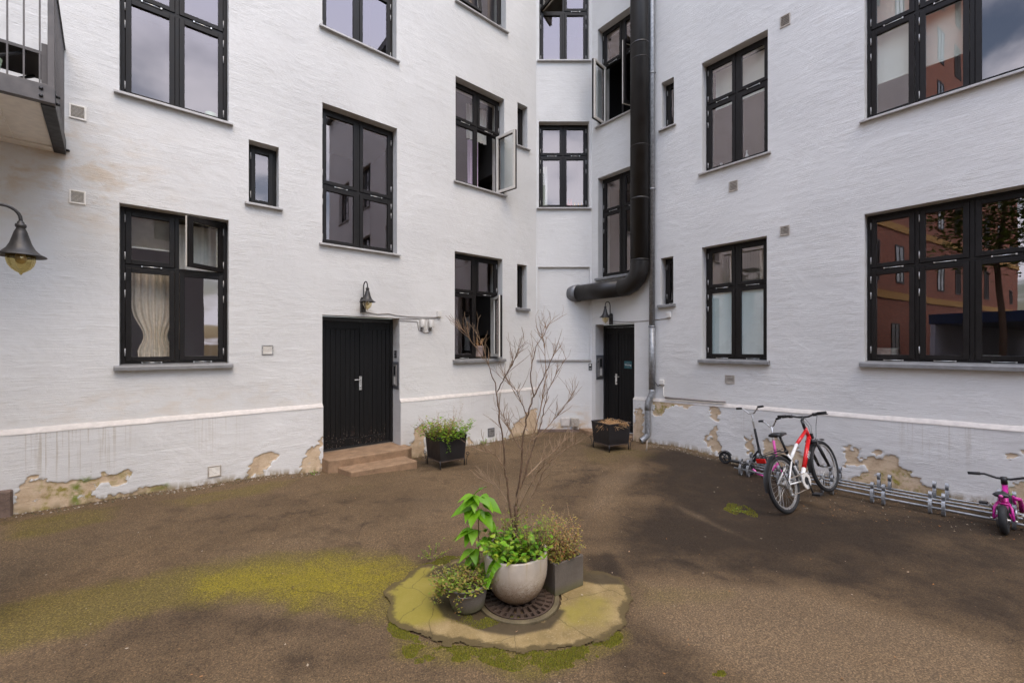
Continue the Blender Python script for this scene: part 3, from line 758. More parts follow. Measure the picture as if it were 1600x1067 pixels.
OLIVE1 = [(-200, 985), (0, 945), (100, 925), (200, 905), (300, 885), (400, 868), (500, 862), (600, 866), (665, 880), (640, 960), (590, 975), (540, 958), (400, 946), (280, 946), (200, 965), (120, 990), (0, 1025), (-200, 1060)]
OL2 = [(0, 815), (120, 798), (190, 790), (180, 812), (80, 838), (0, 850)]
OL3 = [(230, 785), (340, 766), (420, 752), (470, 748), (420, 772), (300, 792)]
OL4 = [(470, 770), (560, 752), (640, 748), (560, 780)]
OL5 = [(900, 720), (905, 690), (1000, 700), (1030, 712), (950, 730)]
OL6 = [(975, 900), (1090, 905), (1180, 925), (1130, 950), (1000, 960)]
OL7 = [(690, 840), (760, 820), (780, 835), (740, 850), (700, 856)]
WET1 = [(1008, 712), (1030, 702), (1080, 706), (1180, 735), (1250, 760), (1300, 790), (1240, 812), (1150, 830), (1080, 850), (1000, 858), (955, 850), (948, 830), (985, 806), (1012, 780), (975, 768), (1005, 745)]
WET2 = [(960, 862), (1000, 800), (1010, 730), (1130, 722), (1300, 760), (1450, 785), (1700, 820), (1700, 1030), (1560, 995), (1430, 962), (1320, 930), (1240, 910), (1100, 893), (978, 893)]
WET3 = [(875, 770), (890, 735), (925, 722), (950, 738), (935, 770), (905, 800), (880, 830), (860, 815)]
WET4 = [(955, 972), (1010, 982), (1065, 1006), (1120, 1038), (1190, 1080), (1100, 1100), (960, 1100), (930, 1020)]
WET5 = [(905, 880), (915, 866), (955, 862), (972, 880), (982, 905), (960, 902), (925, 898)]
WET6 = [(-100, 1090), (-100, 1040), (0, 1030), (150, 990), (300, 950), (420, 948), (560, 965), (605, 1000), (560, 1020), (380, 985), (200, 1020), (100, 1090)]
WET7 = [(250, 800), (420, 770), (640, 765), (690, 800), (560, 840), (420, 850), (300, 840)]
WET8 = [(640, 885), (660, 872), (740, 868), (770, 880), (700, 890)]
flow = fbm(X*.55+3, Y*1.5, 61, 5)
wet = .0+np.clip((flow-.5)*1.3, 0, .35)+np.maximum.reduce([soft(X, Y, WET1, .75, .28)*1.0, soft(X, Y, WET2, .45, .2)*.72, soft(X, Y, WET3, .8, .3)*.62, soft(X, Y, WET4, .3, .12)*.55,
                         soft(X, Y, WET5, .2, .06)*.9, soft(X, Y, WET6, .4, .12)*.4, soft(X, Y, WET7, .6, .3)*.36, soft(X, Y, WET8, .12, .05)*.6])
MFRONT_ = [(610, 990), (690, 1000), (780, 1008), (870, 1010), (950, 996), (978, 985), (975, 1005), (940, 1026), (900, 1046), (850, 1056), (790, 1052), (740, 1034), (680, 1036), (630, 1030)]
olive = np.maximum.reduce([soft(X, Y, MFRONT_, .16, .09)*.95, soft(X, Y, OLIVE1, .34, .14)*1.02, soft(X, Y, OL2, .3, .1)*.7, soft(X, Y, OL3, .3, .1)*.6, soft(X, Y, OL4, .4, .1)*.3, soft(X, Y, OL5, .5, .2)*.45, soft(X, Y, OL6, .25, .1)*.42, soft(X, Y, OL7, .3, .1)*.5])
moss = np.maximum(soft(X, Y, MOSS1, .45, .16)*.82, soft(X, Y, [(330, 905), (420, 893), (560, 885), (640, 892), (600, 925), (520, 935), (400, 925)], .25, .1))
pale = np.maximum.reduce([soft(X, Y, [(985, 895), (1240, 915), (1400, 955), (1600, 1010), (1600, 1100), (1200, 1100), (1090, 1020), (1000, 975)], .3, .1)*.6,
                          soft(X, Y, [(1045, 788), (1060, 788), (1130, 822), (1180, 846), (1120, 826)], .22, .08)*.62,
                          soft(X, Y, [(930, 745), (1000, 715), (1010, 735), (960, 790), (930, 810), (900, 830)], .3, .1)*.55,
                          soft(X, Y, [(640, 770), (780, 740), (850, 760), (820, 800), (700, 800), (600, 850)], .5, .2)*.4])
APRON = [(604, 958), (607, 970), (622, 984), (640, 990), (668, 997), (700, 1005), (740, 1008), (780, 1013), (820, 1017), (868, 1014), (905, 1010), (934, 1006), (948, 1000), (957, 985), (968, 974), (980, 950), (984, 935), (978, 915), (968, 902), (950, 896), (915, 895), (905, 880), (880, 862), (800, 858), (740, 876), (690, 884), (655, 888), (640, 902), (618, 914), (600, 928), (607, 945)]
da = sdist(X, Y, gpoly(APRON))
dap = np.where(np.abs(da) < .4, da+.025*(fbm(X*9, Y*9, 33, 4)-.5), da)
Z = Z-.014*np.clip(.5+(dap-.03)/.08, 0, 1)                               # the asphalt dips under the concrete patch
Z = Z+.004*(fbm(X*14, Y*14, 9, 2)-.5)*(np.abs(X) < 9)
mb = MB(); ny = len(gys); mb.v = list(zip(X.ravel(), Y.ravel(), Z.ravel()))
ii, jj = np.meshgrid(np.arange(len(gxs)-1), np.arange(ny-1), indexing='ij'); a = (ii*ny+jj).ravel()
mb.f = list(zip(a, a+ny, a+ny+1, a+1)); mb.m = [0]*len(mb.f); mb.s = [True]*len(mb.f)
gr = tag(build(mb, 'ground', M['ground']), 'brown damp asphalt courtyard with yellow green moss', kind='structure')
for nm, ar in (('wet', wet), ('olive', olive), ('moss', moss), ('pale', pale)): setattr_(gr.data, nm, ar)

# concrete patch round the drain
px = [p[0] for p in gpoly(APRON)]; py = [p[1] for p in gpoly(APRON)]
ax = np.arange(min(px)-.08, max(px)+.08, .0115); ay = np.arange(min(py)-.08, max(py)+.08, .0115)
X, Y = np.meshgrid(ax, ay, indexing='ij')
d = sdist(X, Y, gpoly(APRON))+.13*(fbm(X*4, Y*4, 33, 3)-.5)+.07*(fbm(X*15, Y*15, 34, 4)-.5)
DC = (.05, 3.36)                                                    # drain centre
rr = np.hypot(X-DC[0], Y-DC[1])
hole = rr < .335
Z = gz(X, Y)+.0015*np.clip(d/.03, -1.5, 1)+.010*(fbm(X*3.1, Y*3.1, 71, 3)-.5)+.006*(fbm(X*6, Y*6, 2, 3)-.5)+.012*np.clip((rr-.33)/.5, 0, 1)
mb = MB(); ny = len(ay); mb.v = list(zip(X.ravel(), Y.ravel(), Z.ravel()))
ii, jj = np.meshgrid(np.arange(len(ax)-1), np.arange(ny-1), indexing='ij')
ok = ((d[:-1, :-1] > -.022) & (d[1:, 1:] > -.022) & ~hole[:-1, :-1]).ravel(); a = (ii*ny+jj).ravel()[ok]
mb.f = list(zip(a, a+ny, a+ny+1, a+1)); mb.m = [0]*len(mb.f); mb.s = [True]*len(mb.f)
ap = tag(build(mb, 'concrete_apron', M['apron']), 'mossy sand coloured concrete apron around the drain', kind='structure')
DIRT = [(690, 965), (668, 935), (700, 925), (760, 950), (850, 972), (865, 950), (880, 955), (860, 982), (800, 992), (745, 985)]
BACK_ = [(655, 905), (680, 886), (740, 872), (850, 858), (940, 876), (985, 915), (935, 918), (915, 905), (865, 945), (800, 930), (720, 930), (700, 905)]
setattr_(ap.data, 'wet', np.maximum.reduce([soft(X, Y, DIRT, .12, .04), soft(X, Y, BACK_, .16, .06)*.8, soft(X, Y, [(880, 905), (905, 880), (955, 885), (980, 918), (930, 915)], .1, .03)*.9]))
setattr_(ap.data, 'moss', np.maximum.reduce([soft(X, Y, [(590, 950), (600, 915), (640, 885), (740, 890), (730, 955), (660, 985), (600, 985)], .2, .06)*1.0, soft(X, Y, [(865, 950), (900, 920), (970, 930), (950, 985), (880, 990)], .25, .06)*.6, np.full_like(X, .12)]))
setattr_(ap.data, 'rim', np.clip(1-(d-.0)/.08, 0, 1))

# ------------------------------------------------------------------ small scattered stuff
def scatter(name, mat, label, polys, n, mk, seed, thr=.45):
    r = random.Random(seed); mb = MB()
    for pts, share in polys:
        P = gpoly(pts); xs = [p[0] for p in P]; ys = [p[1] for p in P]
        k = int(n*share); cand = RNG.uniform((min(xs), min(ys)), (max(xs), max(ys)), (k*8, 2))
        s = sdist(cand[:, 0], cand[:, 1], P)
        f = fbm(cand[:, 0]*9, cand[:, 1]*9, seed, 4)
        keep = cand[(s+.10*(f-.5) > 0) & (f > thr)][:k]
        zz = gz(keep[:, 0], keep[:, 1])
        for (x, y), z in zip(keep, zz): mk(mb, r, x, y, float(z))
    return tag(build(mb, name, mat), label, kind='stuff')
def tuft(mb, r, x, y, z):
    s = r.uniform(.003, .008); a = r.uniform(0, 6.28); h = r.uniform(.002, .011)
    mb.add([(x+s*math.cos(a+q), y+s*math.sin(a+q), z-.004) for q in (0, 2.1, 4.2)]+[(x+r.uniform(-.5, .5)*s, y+r.uniform(-.5, .5)*s, z+h)], [(0, 1, 3), (1, 2, 3), (2, 0, 3)])
MFRONT = [(625, 1010), (690, 1006), (780, 1014), (870, 1016), (940, 1004), (968, 990), (972, 1003), (940, 1022), (900, 1040), (850, 1052), (800, 1048), (740, 1030), (690, 1030), (640, 1040)]
MINNER = [(690, 963), (705, 958), (760, 964), (830, 968), (800, 984), (745, 980), (700, 972)]
scatter('moss', M['moss'], 'green moss cushions along the edge of the concrete apron',
        [(MFRONT, .44), (MINNER, .14), ([(604, 985), (612, 955), (640, 990), (700, 1004), (690, 1010), (620, 996)], .08), ([(655, 885), (700, 868), (745, 872), (690, 886), (640, 902)], .14),
         ([(1130, 796), (1140, 786), (1162, 788), (1186, 803), (1180, 808), (1150, 804)], .08), ([(1110, 1056), (1115, 1046), (1132, 1048), (1130, 1055)], .02), ([(940, 1004), (960, 984), (972, 990), (960, 1005)], .04)], 22000, tuft, 41, .42)
def flake(mb, r, x, y, z):
    s = r.choice([.004, .005, .006, .008, .012]); a = r.uniform(0, 6.28); t = r.uniform(.3, .8)
    mb.add([(x+s*math.cos(a), y+s*math.sin(a), z+.008), (x-s*t*math.sin(a), y+s*t*math.cos(a), z+.009), (x-s*math.cos(a), y-s*math.sin(a), z+.007+s*.5), (x+s*t*math.sin(a), y-s*t*math.cos(a), z+.008)], [(0, 1, 2, 3)])
scatter('leaf_litter', M['litter'], 'tiny pale flakes and leaf bits strewn over the asphalt', [([(0, 830), (500, 745), (850, 690), (1000, 700), (1600, 815), (1600, 1060), (0, 1060)], .5), ([(1130, 740), (1600, 805), (1600, 850), (1250, 800), (1130, 760)], .5)], 1100, flake, 77, .25)
def crumb(mb, r, x, y, z):
    s = r.uniform(.006, .02); a = r.uniform(0, 6.28)
    mb.add([(x+s*math.cos(a+q)*r.uniform(.6, 1), y+s*math.sin(a+q)*r.uniform(.6, 1), z) for q in (0, 1.6, 3.1, 4.7)]+[(x, y, z+s*r.uniform(.5, .9))], [(0, 1, 4), (1, 2, 4), (2, 3, 4), (3, 0, 4)])
M['debris'] = leafmat('plaster crumbs', [(.06, .04, .025), (.12, .085, .05), (.35, .30, .25), (.08, .07, .02), (.05, .035, .022)], .9, 0)
scatter('wall_debris', M['debris'], 'crumbled plaster and soil along the foot of the walls',
        [([(0, 812), (300, 766), (500, 742), (500, 735), (300, 757), (0, 806)], .25), ([(1010, 697), (1130, 722), (1345, 765), (1600, 808), (1600, 790), (1345, 752), (1130, 711), (1010, 689)], .6), ([(640, 722), (838, 680), (838, 675), (640, 714)], .12)], 2600, crumb, 5, .3)

# plants ------------------------------------------------------------
def leaf(mb, p, d, size, wid=.5, droop=.25, r=random, heart=False):
    p = Vector(p); d = Vector(d).normalized()
    s = d.cross(Vector((0, 0, 1)))
    if s.length < .05: s = Vector((1, 0, 0))
    s.normalize(); up = s.cross(d).normalized()
    s = (s+up*r.uniform(-.5, .5)).normalized(); up = s.cross(d).normalized()
    prof = [(.0, .04), (.18, .72), (.42, 1.), (.7, .68), (1., .02)] if not heart else [(.0, .45), (.16, .95), (.42, 1.), (.72, .55), (1., .02)]
    vs = []
    for t, w in prof:
        c = p+d*(size*t)-Vector((0, 0, 1))*(size*droop*t*t)
        o = s*(size*wid*.5*w); vs += [c-o+up*(.10*size*w), c, c+o+up*(.10*size*w)]
    fs = []
    for i in range(len(prof)-1):
        a = 3*i; fs += [(a, a+1, a+4, a+3), (a+1, a+2, a+5, a+4)]
    mb.add(vs, fs, 0, True)
def rdir(r, up=.3):
    a = r.uniform(0, 2*PI); z = r.uniform(-.2, 1)*.8+up
    return Vector((math.cos(a), math.sin(a), z)).normalized()
def bush(mb, st, r, c, rad, h, n, size, stems, wid=.5, spread=1.):
    """stems from c with small leaves up their length: an airy clump, not a ball"""
    for i in range(n):
        a = r.uniform(0, 2*PI); q = math.sqrt(r.random()); b = Vector((c[0]+math.cos(a)*rad*q*.75, c[1]+math.sin(a)*rad*q*.75, c[2]))
        L = h*r.uniform(.45, 1.05); tip = b+Vector((math.cos(a)*rad*q*spread, math.sin(a)*rad*q*spread, L))+Vector((r.gauss(0, .1), r.gauss(0, .1), 0))*h
        midp = (b+tip)/2+Vector((r.gauss(0, .05), r.gauss(0, .05), .02))*h
        if i % stems == 0: st.tube([b, midp, tip], [.0022, .0017, .001], 4)
        m = max(4, int(L/size*1.6))
        for k in range(m):
            t = (k+r.random())/m; p = b.lerp(midp, 2*t) if t < .5 else midp.lerp(tip, 2*t-1)
            leaf(mb, p, rdir(r, .1), size*r.uniform(.6, 1.2), wid, r.uniform(0, .6), r)
def plant(name, label, cat, fol, mat, stems=None, smat=None, group=None):
    v = np.array(fol.v); B0 = T(float(v[:, 0].mean()), float(v[:, 1].mean()), float(v[:, 2].min()))
    R_ = root(name, B0, label=label, cat=cat, group=group)
    build(fol, 'foliage', mat, R_)
    if stems and stems.v: build(stems, 'stems', smat or M['barkp'], R_)
    return R_

# the big pot on the drain grate
gzc = float(gz(DC[0], DC[1]))
mb = MB()
R1 = .30; n = 96
def annulus(mb, r0, r1, z0, z1, n=64, a0=0, a1=2*PI, mat=0):
    k = n+1 if a1-a0 < 6.28 else n
    vs = []
    for i in range(k):
        a = a0+(a1-a0)*i/n
        for r, z in ((r0, z0), (r1, z0), (r1, z1), (r0, z1)): vs.append((r*math.cos(a), r*math.sin(a), z))
    fs = []
    for i in range(n):
        b = 4*i; c = 4*((i+1) % k)
        for j in range(4): fs.append((b+j, b+(j+1) % 4, c+(j+1) % 4, c+j))
    if k == n+1: fs += [(0, 1, 2, 3), (4*n+3, 4*n+2, 4*n+1, 4*n)]
    mb.add(vs, fs, mat)
gro = root('drain_grate', T(DC[0], DC[1], gzc), label='round rusty cast iron drain grate under the big pot', cat='drain grate')
mb = MB(); mb.lathe([(0, -.05), (.32, -.05)], 48); build(mb, 'sump', M['soil'], gro, T(DC[0], DC[1], gzc))
mb = MB(); annulus(mb, .272, .283, -.05, .018); annulus(mb, .215, .225, -.04, .012); annulus(mb, .135, .145, -.04, .012); annulus(mb, 0.02, .06, -.04, .012)
for ring, (ra, rb, k) in enumerate(((.225, .272, 30), (.145, .215, 22), (.06, .135, 12))):
    for i in range(k):
        a = 2*PI*(i+.5*ring)/k; w = PI/k*.52
        annulus(mb, ra, rb, -.04, .012, 2, a-w, a+w)
build(mb, 'grate', M['grate'], gro, T(DC[0], DC[1], gzc), .002)
mb = MB(); annulus(mb, .286, .325, -.06, .013); build(mb, 'ring', M['iron_ring'], gro, T(DC[0], DC[1], gzc), .006)

PX, PY = .04, 3.37; PM = T(PX, PY, gzc+.012) @ RY(math.radians(-1.8)) @ RX(math.radians(1.5))
PS = 1.09; mb = MB(); mb.lathe([(r*PS, z*PS) for r, z in [(.0, .0), (.085, .0), (.13, .016), (.172, .055), (.203, .11), (.221, .17), (.2285, .23), (.2295, .30), (.2285, .345), (.226, .352), (.213, .352), (.210, .345), (.208, .30), (.0, .295)]], 56)
pot = tag(build(mb, 'flower_pot', M['ceramic'], None, PM), 'large round speckled white flower pot standing on the drain grate', 'flower pot')
mb = MB(); mb.lathe([(.0, .352), (.1, .348), (.218, .335), (.228, .33)], 32); build(mb, 'soil', M['soil'], pot, PM)
r = random.Random(3)
f1, s1 = MB(), MB()
bz = gzc+.37
bush(f1, s1, r, (PX-.02, PY-.02, bz-.02), .19, .17, 90, .046, 3, .78, 1.15)
bush(f1, s1, r, (PX-.13, PY-.06, bz-.02), .09, .22, 30, .055, 3, .75, 1.6)
for _ in range(80):
    a = r.uniform(0, 6.28); q = r.uniform(.02, .21); leaf(f1, (PX+q*math.cos(a), PY+q*math.sin(a), bz+r.uniform(0, .12)), rdir(r, .2), r.uniform(.05, .085), .72, .3, r)
plant('ivy_plant', 'bright green leafy plant filling the big white pot', 'plant', f1, M['leafm'], s1)
f1, s1 = MB(), MB()                                                  # fern like frond hanging over the left rim
for k in range(26):
    t = k/25; p = Vector((PX-.13-.10*t, PY-.185-.055*t, bz+.035-.17*t*t))
    for sd in (-1, 1): leaf(f1, p, (sd*.7-.2, -.5*sd-.3, -.25), .048*(1-.55*t)+.012, .5, .3, r)
s1.tube([(PX-.08, PY-.15, bz+.03), (PX-.16, PY-.21, bz+.02), (PX-.20, PY-.23, bz-.06), (PX-.23, PY-.24, bz-.14)], .003, 5)
plant('fern_plant', 'green fern frond drooping over the rim of the white pot', 'fern', f1, M['leaf'], s1, M['leaf'])
f1, s1 = MB(), MB()                                                  # airy yellow green sprigs at the back right of the pot
bush(f1, s1, r, (PX+.12, PY+.05, bz-.02), .13, .30, 80, .025, 1, .48, 1.25)
bush(f1, s1, r, (PX-.09, PY+.12, bz-.02), .06, .32, 12, .021, 1, .42, 1.2)
plant('feathery_plant', 'airy yellow green sprigs at the back of the white pot', 'plant', f1, M['leafy'], s1)

# bare shrub: stems traced in the picture plane of the pot, then spread in depth
def P3(u, v, yy): return Vector(((u-U0)/F*yy, yy, H-(v-V0)/F*yy))
r = random.Random(12)
sh = root('bare_shrub', T(PX, PY, gzc+.33), label='tall leafless shrub with pale twigs growing from the white pot', cat='shrub')
def stem(pts, r0, r1, mat, y0, y1, name='branch', n=7):
    P = [P3(u, v, y0+(y1-y0)*i/(len(pts)-1)) for i, (u, v) in enumerate(pts)]
    Q = []
    for i in range(len(P)-1):
        for k in range(4): Q.append(P[i].lerp(P[i+1], k/4)+Vector((r.gauss(0, .003), r.gauss(0, .003), 0)))
    Q.append(P[-1])
    rad = [r0+(r1-r0)*i/(len(Q)-1) for i in range(len(Q))]
    m = MB(); m.tube(Q, rad, n); build(m, name, mat, sh); return Q
def twigs(Q, count, L, dep, mb, a=.2):
    for _ in range(count):
        i = r.randrange(int(len(Q)*a), len(Q)); p = Q[i]; d0 = (Q[min(i+1, len(Q)-1)]-Q[max(i-1, 0)]).normalized()
        d = (d0*.9+Vector((r.gauss(0, .5), r.gauss(0, .5), r.uniform(.1, .6)))).normalized(); ln = L*r.uniform(.4, 1.1)
        pts = [p]
        for k in range(4):
            d = (d+Vector((r.gauss(0, .14), r.gauss(0, .14), .05))).normalized(); pts.append(pts[-1]+d*ln/4)
        mb.tube(pts, [.0024*(.6 if dep == 0 else 1)]+[.0019*(.6 if dep == 0 else 1)]*3+[.0008], 4, cap=False)
        if dep > 0: twigs(pts, r.choice([1, 2, 3]), L*.62, dep-1, mb, .3)
yb = PY+.03
main = stem([(806, 900), (806, 868), (805, 850), (806, 812), (805, 790)], .019, .015, M['bark'], yb, yb, 'trunk', 9)
B = [([(805, 855), (801, 815), (795, 785), (793, 758), (789, 738), (787, 700), (782, 660), (777, 625), (774, 605), (765, 575), (756, 548)], .011, .003, M['bark'], -.06),
     ([(777, 612), (788, 590), (800, 570), (812, 540)], .005, .002, M['bark'], -.10),
     ([(756, 560), (745, 545), (733, 528), (722, 515)], .004, .0015, M['barkp'], -.1),
     ([(806, 812), (807, 780), (812, 750), (815, 720), (816, 690), (822, 655), (833, 622), (846, 595), (858, 570), (866, 552)], .012, .003, M['bark'], .05),
     ([(823, 652), (815, 630), (808, 612), (795, 598)], .005, .002, M['bark'], .0),
     ([(834, 620), (828, 590), (832, 565), (838, 540), (852, 520), (856, 508)], .006, .0015, M['bark'], .1),
     ([(810, 770), (820, 745), (826, 720), (836, 690), (845, 665), (850, 640), (856, 610), (872, 580), (884, 560)], .008, .002, M['bark'], .12),
     ([(806, 790), (812, 760), (818, 735), (826, 700), (838, 665), (848, 625), (853, 590), (852, 545), (847, 525)], .008, .002, M['barkp'], -.12),
     ([(808, 800), (822, 770), (838, 740), (850, 728), (870, 712), (888, 700), (900, 693)], .007, .0018, M['barkp'], -.2),
     ([(806, 815), (826, 785), (842, 755), (850, 735), (862, 725)], .005, .0016, M['barkp'], -.1),
     ([(816, 705), (806, 690), (795, 668), (786, 650)], .005, .0018, M['bark'], .1),
     ([(795, 790), (782, 765), (768, 755), (752, 748)], .004, .0014, M['barkp'], .1),
     ([(794, 752), (786, 725), (770, 708), (756, 706)], .004, .0014, M['barkp'], -.1),
     ([(822, 745), (845, 722), (865, 706), (880, 690)], .006, .0016, M['barkp'], .2),
     ([(830, 690), (855, 668), (875, 645), (893, 618)], .005, .0014, M['barkp'], -.05)]
tw = MB()
for pts, a, b, mt, dy in B:
    Q = stem(pts, a*.95, b*1.0, mt, yb, yb+dy*1.6)
    twigs(Q, 10, .20, 1, tw, .35)
    twigs(Q[-6:], 3, .17, 1, tw, .1)
build(tw, 'twigs', M['barkp'], sh)

# zinc bucket with its plants
bx, by = -.335, 3.245; bzz = float(gz(bx, by))+.012; BM = T(bx, by, bzz) @ RY(math.radians(-4)) @ RX(math.radians(-2))
mb = MB(); mb.lathe([(0, 0), (.118, 0), (.126, .012), (.150, .11), (.160, .17), (.166, .172), (.166, .182), (.152, .182), (.150, .16), (0, .16)], 40)
bu = tag(build(mb, 'bucket', M['bucket'], None, BM), 'weathered grey bucket planted with low mossy plants', 'bucket')
mb = MB(); a = [(.166*math.cos(q), .166*math.sin(q), 0) for q in np.linspace(-PI/2-.28, -PI/2+.28, 9)]
mb.tube([(x*1.0, y*1.0, .176) for x, y, _ in a[:1]]+[(x*1.07, y*1.07, .150) for x, y, _ in a]+[(x, y, .176) for x, y, _ in a[-1:]], .0055, 6)
build(mb, 'handle', M['bucket'], bu, BM)
mb = MB(); mb.lathe([(0, .175), (.1, .17), (.149, .163)], 24); build(mb, 'soil', M['soil'], bu, BM)
r = random.Random(5); f1, s1 = MB(), MB()
bush(f1, s1, r, (bx, by, bzz+.15), .14, .11, 200, .028, 6, .65, 1.15)
bush(f1, s1, r, (bx-.12, by-.01, bzz+.14), .08, .13, 90, .023, 4, .6, 1.7)
for _ in range(330):                                                  # trailing over the left edge
    t = r.random(); p = (bx-.15-.09*t+r.gauss(0, .02), by-.02+r.gauss(0, .045), bzz+.19-.11*t*t+r.gauss(0, .02)); leaf(f1, p, rdir(r, -.1), r.uniform(.012, .026), .6, .3, r)
for _ in range(34):
    t = r.random(); p = (bx-.06+r.gauss(0, .012), by-.175-.012*t, bzz+.17-.13*t); leaf(f1, p, rdir(r, -.3), .016, .6, .3, r)
plant('sedum_plant', 'yellow green creeping plant spilling over the grey bucket', 'plant', f1, M['leafy'], s1)
f1, s1 = MB(), MB()
bush(f1, s1, r, (bx+.01, by+.04, bzz+.17), .06, .08, 50, .016, 2, .35, 1.1)
plant('heather_plant', 'dry reddish tuft in the middle of the grey bucket', 'plant', f1, M['dryred'], s1)

# tall young plant with big heart shaped leaves behind the bucket
r = random.Random(9)
tx, ty = -.275, 3.46; tz = float(gz(tx, ty))
f1, s1 = MB(), MB()
pts = [(tx-.01, ty, tz-.02), (tx+.005, ty, tz+.25), (tx, ty, tz+.5), (tx-.002, ty, tz+.76)]
s1.tube(pts, [.007, .006, .005, .003], 7)
for z, d, s in [(.79, (-.9, -.3, -.1), .12), (.80, (-.5, -.7, .1), .12), (.79, (.35, -.5, -.2), .11), (.81, (.2, .5, .3), .09), (.77, (-.7, -.6, -.5), .13), (.74, (.8, -.3, -.35), .15), (.76, (.6, -.6, -.5), .12), (.70, (-1, -.2, -.25), .17), (.68, (-.2, -.9, -.5), .14), (.66, (.5, -.7, -.7), .15),
                (.60, (.6, -.4, -.5), .15), (.52, (-.8, -.5, -.2), .15), (.5, (-.9, -.1, -.3), .16), (.47, (.2, .8, -.2), .13), (.44, (.5, -.6, -.5), .14), (.36, (-.6, -.6, -.2), .14), (.30, (-.4, -.5, -.4), .12), (.33, (.7, -.3, -.2), .10), (.24, (.3, -.7, -.2), .11), (.22, (-.8, -.2, -.1), .12), (.16, (.6, .2, 0), .10), (.72, (.1, .9, 0), .13), (.6, (-.3, .9, 0), .13)]:
    p = Vector((tx, ty, tz+z-.02)); d = Vector(d); q = p+Vector((d.x, d.y, .25)).normalized()*.05
    s1.tube([p, q], .002, 5); leaf(f1, q, (d.x*1.2, d.y, d.z*.55-.05), s*1.05, .74, .28, r, True); leaf(f1, q, (-d.y*.8+d.x*.5, d.x*.8-abs(d.y)*.4, d.z*.4-.25), s*.8, .72, .3, r, True)
bush(f1, s1, r, (tx+.06, ty+.02, tz), .06, .3, 8, .04, 1, .6, 1.2)
plant('young_tree', 'upright young plant with large bright heart shaped leaves behind the bucket', 'plant', f1, M['leaf'], s1, M['barkp'])

# square fibre cement planter
gx0, gy0 = .342, 3.36; e1 = Vector((.262, .172)).normalized(); e2 = Vector((-e1.y, e1.x))
gz0 = float(gz(gx0, gy0))+.008
GM = Matrix(((e1.x, e2.x, 0, gx0), (e1.y, e2.y, 0, gy0), (0, 0, 1, gz0), (0, 0, 0, 1)))
mb = MB(); w = .305; t = .02; h = .255
mb.box(0, w, 0, t, 0, h).box(0, w, w-t, w, 0, h).box(0, t, t, w-t, 0, h).box(w-t, w, t, w-t, 0, h).box(t, w-t, t, w-t, .0, .02)
gp = tag(build(mb, 'planter_box', M['greybox'], None, GM, .006), 'square dark grey cement planter beside the big white pot', 'planter')
mb = MB(); mb.box(t, w-t, t, w-t, .02, .215); build(mb, 'soil', M['soil'], gp, GM)
r = random.Random(21); f1, s1 = MB(), MB()
c = GM @ Vector((.13, .13, .21)); bush(f1, s1, r, c, .13, .17, 140, .024, 2, .5, 1.1)
c = GM @ Vector((.05, .12, .21)); bush(f1, s1, r, c, .06, .13, 30, .022, 2, .5, 1.1)
plant('russet_plant', 'russet and olive low plant in the square cement planter', 'plant', f1, M['leafo'], s1)
f1, s1 = MB(), MB()
c = GM @ Vector((.19, .19, .21)); bush(f1, s1, r, c, .10, .32, 85, .026, 2, .5, 1.3)
c = GM @ Vector((.25, .22, .21)); bush(f1, s1, r, c, .05, .42, 7, .014, 1, .3, 1.8)
plant('withered_plant', 'tall withered brown twigs in the square cement planter', 'plant', f1, M['dryred'], s1)

